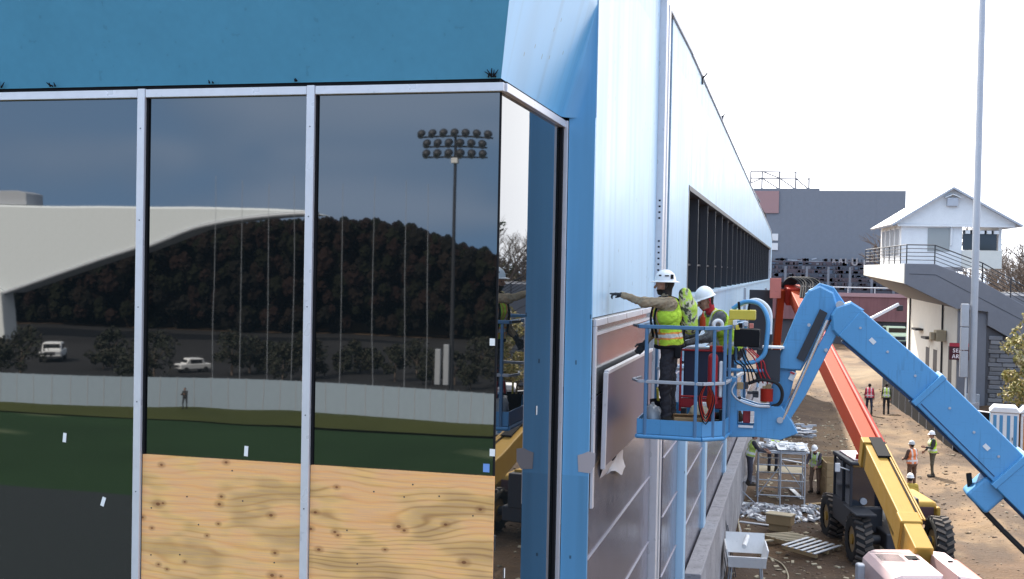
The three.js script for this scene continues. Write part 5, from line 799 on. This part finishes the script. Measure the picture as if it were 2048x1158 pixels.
  for (const s of [0, 1]) mesh('roof_slope', beam(V(s ? x1 + 1.1 : x0 - 0.7, e - 0.08, (z0 + z1) / 2 + 0.2), V(mx, pk + 0.06, (z0 + z1) / 2 + 0.2), 9.8, 0.12, 0), M.galv, B);
  mesh('gable_band', bb(x0 - 0.3, x1 + 0.7, e - 0.16, e - 0.01, z0 + 0.0, z0 + 0.3), M.white, B);
}
{ // lettered sign on the stair wall
  const cv = document.createElement('canvas'); cv.width = 256; cv.height = 224; const c = cv.getContext('2d'); c.fillStyle = '#4a1420'; c.fillRect(0, 0, 256, 224); c.fillStyle = '#b03040'; c.fillRect(0, 0, 256, 46); c.fillStyle = '#f0e6e6'; c.font = 'bold 74px sans-serif'; c.textAlign = 'center'; c.fillText('SEAT', 128, 126); c.fillText('AREA', 128, 204);
  const t = new THREE.CanvasTexture(cv); t.colorSpace = THREE.SRGBColorSpace;
  const p = onD(1918, 703, 73.15), g = thing('wall_sign', 'maroon sign with white lettering on the grey stair wall', 'sign', [p.x, p.y, p.z]);
  mesh('board', new THREE.BoxGeometry(1.1, 1.0, 0.03), std(lin(0.08, 0.02, 0.03), 0.7), g); mesh('print', new THREE.PlaneGeometry(1.08, 0.98).translate(0, 0, 0.018), std(lin(1, 1, 1), 0.6, 0, { map: t }), g, true);
  const q = foot(1943, 821), L = thing('light_pole', 'tall pale steel light pole with grey cabinets beside the press box', 'pole', [q[0], 0, q[2]]);
  mesh('pole', new THREE.CylinderGeometry(0.17, 0.21, 34, 20).translate(0, 17, 0), M.galv, L); mesh('base', new THREE.CylinderGeometry(0.4, 0.42, 0.5, 18).translate(0, 0.2, 0), M.concrete, L);
  for (const [y0, y1] of [[1.9, 3.4], [3.45, 4.75], [4.8, 6.1]]) mesh('cabinet', bb(-0.72, -0.3, y0, y1, -0.1, 0.32, 0.03), M.galv, L); mesh('conduit', rod(V(-0.38, 0, 0.2), V(-0.38, 1.9, 0.2), 0.05), M.white, L);
  mesh('floodlight_bar', [bx(5, 0.2, 0.2, 0, 33, 0), bx(5, 0.2, 0.2, 0, 31.6, 0)], M.galv, L);
}
{ // screened fence
  const F0 = thing('screen_fence', 'black fabric screen fence at the edge of the dirt below the press box', 'fence');
  const pts = [[5.0, -76], [5.8, -65], [6.55, -54], [8.0, -52.4], [14, -53.5]];
  for (let i = 0; i < pts.length - 1; i++) { const a = V(pts[i][0], 0.97, pts[i][1]), b = V(pts[i + 1][0], 0.97, pts[i + 1][1]); mesh('screen', beam(a, b, 0.02, 1.9), M.black, F0); mesh('top_rail', rod(a.clone().setY(1.94), b.clone().setY(1.94), 0.03), M.white, F0); const n = Math.ceil(a.distanceTo(b) / 2.6); for (let k = 0; k < n; k++) { const p = a.clone().lerp(b, k / n); mesh('post', rod(V(p.x, 0, p.z - 0.04), V(p.x, 2, p.z - 0.04), 0.035), M.galv, F0); } }
}
// portable toilets by the fence
for (let k = 0; k < 3; k++) {
  const p = onY(2000, 925, 0), names = ['white and blue portable toilet at the end of the row', 'white and orange portable toilet beside the blue one', 'white portable toilet with a brown door beyond the orange one'];
  const g = thing('portable_toilet', names[k], 'toilet', [p.x + 0.15 + k * 1.16, 0, p.z - 0.2], -0.12, 'portable toilets by the screen fence'), c = [lin(0.07, 0.25, 0.45), lin(0.6, 0.24, 0.07), lin(0.22, 0.12, 0.07)][k], m = std(c, 0.5);
  mesh('body', bb(-0.54, 0.54, 0.05, 2.1, -0.55, 0.55, 0.05), M.white, g); mesh('roof', poly([[-0.58, 2.1], [-0.58, 2.16], [-0.42, 2.34], [0.42, 2.34], [0.58, 2.16], [0.58, 2.1]], 1.2, 0.03).translate(0, 0, -0.6), M.white, g);
  for (const x of [-0.44, -0.2, 0.08, 0.34]) mesh('panel_rib', bb(x, x + 0.13, 0.15, 2.0, 0.55, 0.57, 0.01), m, g); for (const z of [-0.4, -0.1, 0.2]) mesh('panel_rib', bb(-0.56, -0.54, 0.15, 2.0, z, z + 0.16), m, g);
  mesh('door_handle', bx(0.03, 0.12, 0.03, 0.3, 1.05, 0.585), M.darkSteel, g);
}
// ---------------------------------------------------------------- far stand
{
  const S = thing('grandstand', 'distant grandstand with a tall grey backdrop above dark seating', 'grandstand', [0, 0, -140]);
  const grey = std(lin(0.20, 0.22, 0.255), 0.85, 0, { map: grime });  // lighter grey with the distance haze put into the colour
  for (let k = 0; k < 7; k++) mesh('backdrop_panel', bb(-11 + k * 3.17, -7.83 + k * 3.17, 8.4, 17.25 + (k < 4 ? 0.25 : 0), -0.2, 0, 0.01), grey, S);
  mesh('pink_panel', bb(-6.0, -2.9, 14.6, 17.2, 0.05, 0.15), std(lin(0.35, 0.22, 0.22), 0.8), S);
  mesh('bright_window', bb(-3.6, -2.9, 11.4, 12.2, 0.05, 0.12), M.white, S); mesh('bright_window', bb(-3.6, -2.9, 10.3, 11.1, 0.05, 0.12), M.white, S);
  const seat = [std(lin(0.075, 0.08, 0.10), 0.8), std(lin(0.10, 0.075, 0.085), 0.8), std(lin(0.085, 0.11, 0.15), 0.8), std(lin(0.16, 0.16, 0.18), 0.7)];
  for (let r = 0; r < 8; r++) { mesh('tier', bb(-11, 13, 5.4 + r * 0.45, 5.85 + r * 0.45, 6 - r * 0.75, 6.75 - r * 0.75), seat[r % 2], S); for (let m = 0; m < 4; m++) { const g = []; for (let k = 0; k < (m === 3 ? 7 : 22); k++) { const x = rr(-11, 12.8); g.push(bx(rr(0.15, 0.5), rr(0.15, 0.42), 0.3, x, 6.05 + r * 0.45, 6.3 - r * 0.75)); } mesh('seating', g, seat[m], S).userData.kind = 'stuff'; } }
  for (let k = 0; k < 6; k++) { const x = -2 + k * 2.3; mesh('column', bb(x, x + 0.25, 5, 8.4, 6.8, 7.0), grey, S); }
  mesh('lattice', [beam(V(-3, 8.3, 0.4), V(1.5, 9.4, 0.4), 0.1, 0.12), beam(V(-3, 9.2, 0.4), V(2.5, 9.0, 0.4), 0.1, 0.1)], M.galv, S);
  mesh('maroon_wall', bb(-12, 14, 2.6, 5.2, 8, 8.4), std(lin(0.22, 0.095, 0.10), 0.85, 0, { map: streak }), S); mesh('wall_cap', bb(-12, 14, 5.21, 5.6, 7.9, 8.5), std(lin(0.40, 0.24, 0.25), 0.8), S); mesh('cap_rail', rod(V(-12, 6.2, 8.2), V(14, 6.2, 8.2), 0.06), M.white, S); for (let k = 0; k < 10; k++) mesh('rail_post', rod(V(-12 + k * 2.8, 5.6, 8.2), V(-12 + k * 2.8, 6.2, 8.2), 0.04), M.white, S);
  mesh('lower_wall', bb(-12, 14, 0, 2.59, 7.6, 8.0), std(lin(0.07, 0.065, 0.075), 0.85), S);
  // steel frame on the roof
  const fx = [-6.2, -4.9, -2.9, -1.05, 0.45], fy = [17.4, 18.75, 19.55]; for (const x of fx) mesh('frame_post', rod(V(x, 17.3, -0.1), V(x, x < 0 ? 19.5 : 18.75, -0.1), 0.09, 6), M.greyPaint, S);
  for (const [a, b, c, d] of [[-6.2, 18.7, 0.45, 18.6], [-6.2, 19.5, -1.05, 19.4], [-4.9, 19.5, -2.9, 18.7], [-4.9, 18.7, -2.9, 17.4], [-2.9, 18.7, -1.05, 17.4], [-1.05, 18.65, 0.45, 17.4], [-6.2, 18.1, -4.9, 18.7]]) mesh('frame_bar', rod(V(a, b, -0.1), V(c, d, -0.1), 0.07, 6), M.greyPaint, S);
}
{
  const font = await new (await import('three/addons/loaders/FontLoader.js')).FontLoader().loadAsync('fonts/droid/droid_sans_bold.typeface.json'); const { TextGeometry } = await import('three/addons/geometries/TextGeometry.js');
  const S = thing('stand_lettering', 'white letters growing in size along the dark seating of the stand', 'lettering', [0, 0, -131]);
  for (const [ch, px, py, s] of [['A', 1664, 526, 0.45], ['A', 1677, 526, 0.5], ['L', 1689, 527, 0.55], ['U', 1701, 531, 0.85], ['E', 1724, 541, 1.1]]) { const p = onD(px, py, 131); mesh('letter', new TextGeometry(ch, { font, size: s, depth: 0.05, curveSegments: 3 }).translate(p.x, p.y, 0), M.concrete, S); }
}
// far machines on the drive
{
  const p = foot(1736, 700), E = thing('excavator', 'small yellow excavator with a pale arm on the far drive', 'excavator', [p[0], 0, p[2] - 4], 0.4);
  for (const s of [-1, 1]) mesh('track', bx(0.5, 0.7, 2.8, s * 0.9, 0.35, 0, 0.3), M.darkSteel, E); mesh('house', bb(-0.9, 0.9, 0.9, 2.0, -1.2, 1.2, 0.2), M.signYellow, E); mesh('cab', bb(-0.9, 0.0, 1.2, 2.7, 0.1, 1.2, 0.12), M.signYellow, E);
  mesh('boom', beam(V(0.3, 1.6, 0.4), V(-0.9, 3.0, 1.8), 0.3, 0.4, 0.05), M.signYellow, E); mesh('arm', beam(V(-0.6, 3.0, 1.8), V(3.2, 4.6, 0.6), 0.25, 0.32, 0.04), M.white, E); mesh('bucket', bx(0.6, 0.6, 0.5, 3.4, 4.2, 0.5, 0.1), M.darkSteel, E);
}
function truck(name, label, pos, turn, s, body, cat = 'truck') {
  const g = thing(name, label, cat, pos, turn); g.scale.setScalar(s); const gl = phys(lin(0.01, 0.012, 0.015), 0.08, { ior: 1.6 });
  mesh('body', [bb(-1.0, 1.0, 0.45, 1.15, -2.3, 2.3, 0.12)], body, g); mesh('cabin', poly([[-1.5, 1.14], [-1.1, 1.85], [0.9, 1.9], [1.5, 1.14]], 1.8, 0.1).rotateY(-Math.PI / 2).translate(0.9, 0, 0), body, g);
  mesh('windscreen', bb(-0.78, 0.78, 1.22, 1.75, 1.28, 1.36).rotateX(0), gl, g); for (const x of [-0.915, 0.915]) mesh('side_window', bb(x - 0.012, x + 0.012, 1.24, 1.74, -0.9, 0.8), gl, g);
  for (const x of [-0.7, 0.7]) mesh('headlight', bb(x - 0.2, x + 0.2, 0.8, 0.98, 2.28, 2.33, 0.01), M.galv, g); mesh('grille', bb(-0.45, 0.45, 0.7, 1.0, 2.29, 2.32), M.darkSteel, g); mesh('bumper', bb(-0.98, 0.98, 0.4, 0.6, 2.3, 2.42, 0.03), M.darkSteel, g);
  for (const x of [-0.9, 0.9]) for (const z of [-1.45, 1.45]) mesh('wheel', new THREE.CylinderGeometry(0.38, 0.38, 0.24, 18).rotateZ(Math.PI / 2).translate(x, 0.38, z), M.rubber, g);
  return g;
}
{ const p = foot(1786, 692); truck('parked_truck', 'pale green truck standing beside the press box wall', [p[0], 0, p[2]], 0.2, 1.15, std(lin(0.5, 0.58, 0.4), 0.5)); }

// ---------------------------------------------------------------- trees
function bareTree(name, label, pos, h, sd, group, mat, spread = 0.5) {
  const T = thing(name, label, 'tree', pos, 0, group); let sv = sd; const r = () => { sv = (sv * 1664525 + 1013904223) >>> 0; return sv / 4294967296; }; const lo = [], hi = [];
  const grow = (p, d, l, rad, n) => { const q = p.clone().addScaledVector(d, l); (n > 3 ? lo : hi).push(new THREE.CylinderGeometry(rad * 0.68, rad, l, n > 3 ? 7 : 3, 1, true).rotateX(Math.PI / 2).applyMatrix4(frameTo(p, q))); if (n === 0) return; const k = n > 3 ? 3 : 3; for (let i = 0; i < k; i++) { const a = r() * 6.283, s = spread * (0.6 + r() * 0.8); const e = V(Math.cos(a) * s, 0, Math.sin(a) * s).add(d).add(V(0, 0.12, 0)).normalize(); grow(p.clone().lerp(q, 0.6 + 0.4 * r()), e, l * (0.62 + 0.2 * r()), rad * 0.6, n - 1); } };
  grow(V(0, 0, 0), V(0.03, 1, 0.02).normalize(), h * 0.3, h * 0.022, 6);
  mesh('trunk', lo, mat, T); mesh('crown', hi, mat, T); return T;
}
const bark = std(lin(0.16, 0.12, 0.095), 0.95), barkPale = std(lin(0.20, 0.17, 0.15), 0.95);
[[1985, 640, 100, 11, 0], [2020, 640, 95, 11.5, 1], [2060, 650, 90, 11, 1], [1960, 640, 125, 11.5, 0], [2040, 640, 130, 13, 0], [1850, 600, 105, 16.5, 1], [1835, 600, 112, 16, 0], [2120, 640, 85, 13, 1], [2010, 640, 150, 14, 1], [2090, 640, 150, 14, 0]].forEach(([px, py, d, h, v], i) => { const p = onD(px, py, d); bareTree('bare_tree', i === 5 || i === 6 ? 'bare tree whose twigs rise behind the gabled roof' : 'bare brown winter tree standing beyond the stair', [p.x, 0, p.z], h, 11 + i * 77, 'bare trees beyond the press box', v ? bark : barkPale, 0.55); });
function leafTree(name, label, pos, h, w, sd, cols, group, n = 2600, leaf = 0.16) {
  const T = thing(name, label, 'tree', pos, 0, group); let sv = sd; const r = () => { sv = (sv * 1664525 + 1013904223) >>> 0; return sv / 4294967296; };
  mesh('trunk', [rod(V(0, 0, 0), V(0.05, h * 0.6, 0), h * 0.03, 8, h * 0.012), rod(V(0.02, h * 0.35, 0), V(w * 0.5, h * 0.7, 0.1), h * 0.014, 6, 0.02), rod(V(0.02, h * 0.3, 0), V(-w * 0.5, h * 0.62, -0.2), h * 0.014, 6, 0.02)], bark, T);
  const cl = []; for (let k = 0; k < 26; k++) { const t = r(), a = r() * 6.28, rad = w * (0.25 + 0.75 * Math.sqrt(r())) * Math.sqrt(Math.max(0.05, 1 - Math.pow(2 * t - 0.75, 2) * 0.8)); cl.push([Math.cos(a) * rad, h * (0.22 + 0.75 * t), Math.sin(a) * rad, w * (0.22 + 0.25 * r())]); }
  const pos3 = [], col = []; for (let k = 0; k < n; k++) { const c = cl[Math.floor(r() * cl.length)], u = r() * 2 - 1, a = r() * 6.28, q = Math.sqrt(1 - u * u), rad = c[3] * (0.6 + 0.5 * r()); const p = V(c[0] + q * Math.cos(a) * rad, c[1] + u * rad * 0.8, c[2] + q * Math.sin(a) * rad), x = V(r() - 0.5, r() - 0.5, r() - 0.5).normalize().multiplyScalar(leaf), y = V(r() - 0.5, r() - 0.5, r() - 0.5).normalize().multiplyScalar(leaf); const cc = cols[Math.floor(r() * cols.length)]; for (const [i, j] of [[-1, 0], [0, 1], [1, 0], [-1, 0], [1, 0], [0, -1]]) { const v = p.clone().addScaledVector(x, i).addScaledVector(y, j * 0.6); pos3.push(v.x, v.y, v.z); col.push(...cc); } }
  const g = new THREE.BufferGeometry(); g.setAttribute('position', new THREE.Float32BufferAttribute(pos3, 3)); g.setAttribute('color', new THREE.Float32BufferAttribute(col, 3)); g.computeVertexNormals(); mesh('crown', g, leafMat, T); return T;
}
const leafMat = phys(lin(1, 1, 1), 0.8, { vertexColors: true });
{ const p = onD(2066, 700, 62); leafTree('leafy_tree', 'yellow green leafy tree at the end of the stone wall', [p.x + 0.6, 0, p.z], 6.4, 1.7, 5, [[0.26, 0.24, 0.07], [0.40, 0.34, 0.13], [0.16, 0.16, 0.05], [0.5, 0.42, 0.24]], null, 5000, 0.11); }
// trees on the right-hand side, mirrored by the side glass and panels
[[24, -38, 8, 0], [29, -24, 10, 1], [34, -12, 11, 0], [22, -58, 9, 1], [38, -44, 13, 0], [44, -28, 14, 1], [20, -86, 12, 0], [30, -70, 12, 1]].forEach(([x, z, h, v], i) => leafTree('side_tree', 'grey green leafy tree mirrored in the side glass', [x, 0, z], h, h * 0.33, 31 + i * 91, v ? [[0.09, 0.10, 0.05], [0.14, 0.14, 0.08]] : [[0.06, 0.085, 0.04], [0.10, 0.12, 0.06]], 'trees mirrored in the side glass', 2600, 0.24));

// ---------------------------------------------------------------- what the glass front mirrors, behind the camera
{
  const Fn = thing('outfield_fence', 'pale blue grey outfield fence mirrored across the glass front', 'fence'), pm = std(lin(0.35, 0.43, 0.51), 0.7, 0, { map: grime });
  const key = [[-420, 800], [-200, 803], [0, 806], [150, 812], [300, 816], [450, 819], [600, 825], [760, 836], [900, 847], [1010, 857], [1090, 866]], cv = new THREE.CatmullRomCurve3(key.map(([x, y]) => { const d = ray(x, y), t = (FIELD - EYE) / d.y; return mirrored(camera.position.clone().addScaledVector(d, t)); }));
  const n = 44; for (let i = 0; i < n; i++) { const a = cv.getPoint(i / n), b = cv.getPoint((i + 1) / n); a.y = b.y = FIELD + 1.3; mesh('fence_panel', beam(a, b.clone().lerp(a, 0.012), 0.06, 2.5), pm, Fn); mesh('post', rod(a.clone().setY(FIELD), a.clone().setY(FIELD + 2.6), 0.05), M.galv, Fn); }
}
const mFoot = (px, py) => { const d = ray(px, py), t = (FIELD - EYE) / d.y; return mirrored(camera.position.clone().addScaledVector(d, t)); };
{
  const A = thing('arena', 'white swooping arena roof mirrored in the glass front', 'building'), D = 150;
  const P = (px, py) => { const p = mD(px, py, D); return [p.x, p.y]; }, zz = mD(300, 500, D).z;
  const shell = [[-420, 408], [-100, 410], [0, 411], [300, 413], [520, 418], [600, 421], [642, 429], [600, 428], [500, 437], [430, 447], [380, 458], [300, 488], [200, 522], [130, 547], [60, 572], [14, 588], [-30, 560], [-100, 500], [-220, 450], [-420, 430]];
  mesh('roof_shell', poly(shell.map(([x, y]) => P(x, y)), 5, 0.3).translate(0, 0, zz), std(lin(0.78, 0.83, 0.85), 0.7, 0, { map: grime }), A);
  mesh('roof_edge', tube(shell.slice(6, 16).map(([x, y]) => { const p = P(x, y); return V(p[0], p[1], zz - 0.1); }), 0.35, 60, 6), M.galv, A);
  mesh('support_leg', poly([P(-26, 566), P(14, 586), P(32, 748), P(-14, 748)], 3, 0.1).translate(0, 0, zz - 1), std(lin(0.72, 0.74, 0.74), 0.7), A);
  mesh('roof_unit', poly([P(-30, 382), P(24, 381), P(42, 386), P(42, 409), P(-30, 409)], 4, 0.05).translate(0, 0, zz + 2), M.galv, A);
}
{
  const b = mFoot(905, 842), L = thing('floodlight_mast', 'floodlight mast with three rows of lamps mirrored in the glass front', 'floodlight', [b.x, FIELD, b.z]); const D = -(2 * GLASS_Z - b.z), sc = D / F;
  const yAt = (py) => onD(908, py, D).y - FIELD;
  mesh('mast', new THREE.CylinderGeometry(0.10, 0.2, yAt(268), 12).translate(0, yAt(268) / 2, 0), M.darkSteel, L);
  const cab = [[878, 700, 770], [897, 690, 770]]; for (const [px, a, c] of cab) mesh('cabinet', bb((px - 905) * sc - 0.25, (px - 905) * sc + 0.2, yAt(c), yAt(a), -0.5, -0.2, 0.03), M.galv, L);
  [[271, 7, 6.0], [291, 6, 5.0], [311, 6, 5.0]].forEach(([py, n, w], r) => { mesh('crossarm', bx(w, 0.12, 0.12, 0, yAt(py + 4), 0), M.darkSteel, L); for (let k = 0; k < n; k++) { const x = -w / 2 + 0.3 + (w - 0.6) * k / (n - 1); const l = mesh('lamp', new THREE.SphereGeometry(0.34, 12, 8, 0, 6.283, 0, 1.7).scale(1, 0.8, 1).rotateX(-0.9).translate(x, yAt(py - 3), -0.25), M.darkSteel, L); mesh('lens', new THREE.CircleGeometry(0.26, 12).rotateX(0.75).rotateY(Math.PI).translate(x, yAt(py + 3), -0.46), M.greyPaint, l); } });
  mesh('junction_box', bx(0.5, 0.4, 0.4, 0, yAt(322), -0.1, 0.05), M.white, L);
}
[405, 458, 511, 563, 590, 672, 735, 800, 845].forEach((px, i) => { const b = mFoot(px, 812 + i * 2), h = onD(px, 352 + (i % 3) * 8, -(2 * GLASS_Z - b.z)).y - FIELD; const g = thing('net_post', 'thin pale net post standing along the outfield fence', 'post', [b.x, FIELD, b.z + 1.2], 0, 'net posts along the outfield fence'); mesh('shaft', new THREE.CylinderGeometry(0.018, 0.026, h, 8).translate(0, h / 2, 0), M.galv, g); mesh('cap', new THREE.SphereGeometry(0.03, 8, 6).translate(0, h, 0), M.galv, g); });
{ const p = mFoot(112, 724); truck('mirrored_truck', 'white truck parked beyond the outfield fence in the reflection', [p.x, FIELD + 0.05, p.z], 2.65, 1.1, M.white); const q = mFoot(380, 745); truck('mirrored_car', 'small white car parked beyond the outfield fence in the reflection', [q.x, FIELD + 0.05, q.z], Math.PI + 0.6, 0.8, M.white, 'car'); }
{ const p = mFoot(364, 823); person({ c: { shirt: [0.03, 0.03, 0.03], pants: [0.03, 0.03, 0.035] }, thighs: [[0.06, -1, 0.15], [-0.06, -1, -0.12]], arms: [{ up: [0.2, -1, 0.3], lo: [-0.2, 0.3, 1] }, { up: [-0.2, -1, 0.3], lo: [0.2, 0.3, 1] }] }, 'dark clothed person standing before the outfield fence in the reflection', [p.x, FIELD + 0.2, p.z], [0, -1]); }
// dark shrubs and small trees round the car park, behind the fence
for (let i = 0; i < 30; i++) { const px = -60 + i * 37 + rr(-12, 12); if ((px > 55 && px < 185) || (px > 318 && px < 452)) continue; const py = rr(728, 765) + px * 0.02, f = mFoot(px, py), h = rr(2.2, 5.2); leafTree('car_park_tree', 'dark evergreen shrub beyond the outfield fence in the reflection', [f.x, FIELD, f.z], h, h * rr(0.35, 0.6), 900 + i * 53, [[0.022, 0.026, 0.012], [0.034, 0.03, 0.016], [0.016, 0.02, 0.01]], 'evergreen shrubs round the mirrored car park', 900, 0.22); }
{ // wooded hillside: one mass of leaf clumps
  const base = new THREE.IcosahedronGeometry(1, 2), bp = base.attributes.position; for (let i = 0; i < bp.count; i++) { const x = bp.getX(i), y = bp.getY(i), z = bp.getZ(i), k = 0.75 + 0.6 * hash(Math.round(x * 50), Math.round(y * 50), Math.round(z * 50)); bp.setXYZ(i, x * k, y * k * 1.15, z * k); } base.computeVertexNormals(); prep(base);
  const outl = [[-450, 470], [0, 470], [300, 450], [430, 442], [600, 428], [700, 427], [760, 432], [830, 441], [900, 468], [985, 500], [1100, 520], [1500, 522]], topAt = (px) => { for (let i = 0; i < outl.length - 1; i++) if (px < outl[i + 1][0]) return lerp(outl[i][1], outl[i + 1][1], clamp((px - outl[i][0]) / (outl[i + 1][0] - outl[i][0]))); return 522; };
  const N = 9000, im = new THREE.InstancedMesh(base, phys(lin(1, 1, 1), 1, { specularIntensity: 0.1 }), N), m = new THREE.Matrix4(), cols = [lin(0.019, 0.014, 0.011), lin(0.014, 0.015, 0.009), lin(0.021, 0.013, 0.011), lin(0.013, 0.012, 0.010)];
  for (let i = 0; i < N; i++) { const px = rr(-450, 1450), D = rr(182, 215), top = mD(px, topAt(px) + 8 * (fbm(px * 0.05, 3, 3, 0, 201) - 0.5) + 6, D), t = Math.pow(rnd(), 0.8), y = lerp(FIELD + 1.2, top.y, t), s = rr(0.5, 1.15) * (t > 0.9 ? 0.75 : 1.2); m.makeRotationY(rr(0, 6)).scale(V(s, s * rr(0.8, 1.2), s)).setPosition(top.x, y - (t > 0.9 ? 0.8 : 0), top.z + (t < 0.9 ? 0 : 0)); im.setMatrixAt(i, m); im.setColorAt(i, cols[Math.floor(rnd() * 4)]); }
  im.name = 'woodland'; im.castShadow = im.receiveShadow = true; scene.add(im); tag(im, 'dark wooded hillside mirrored in the glass front', null, null, 'stuff');
  const hill = []; for (const D of [196, 205, 222, 260, 400]) { const row = []; for (let px = -500; px <= 1500; px += 40) { const p = mD(px, topAt(px) + 22, Math.max(D, 205)); const q = mD(px, 500, D); row.push(V(q.x, D === 196 ? FIELD : p.y - (D > 222 ? 2 : 0), q.z)); } hill.push(row); }
  tag(mesh('wooded_hill', quads(hill), std(lin(0.19, 0.145, 0.095), 0.95)), 'brown hill under the woodland behind the playing field', null, null, 'structure');
}
renderer.render(scene, camera);
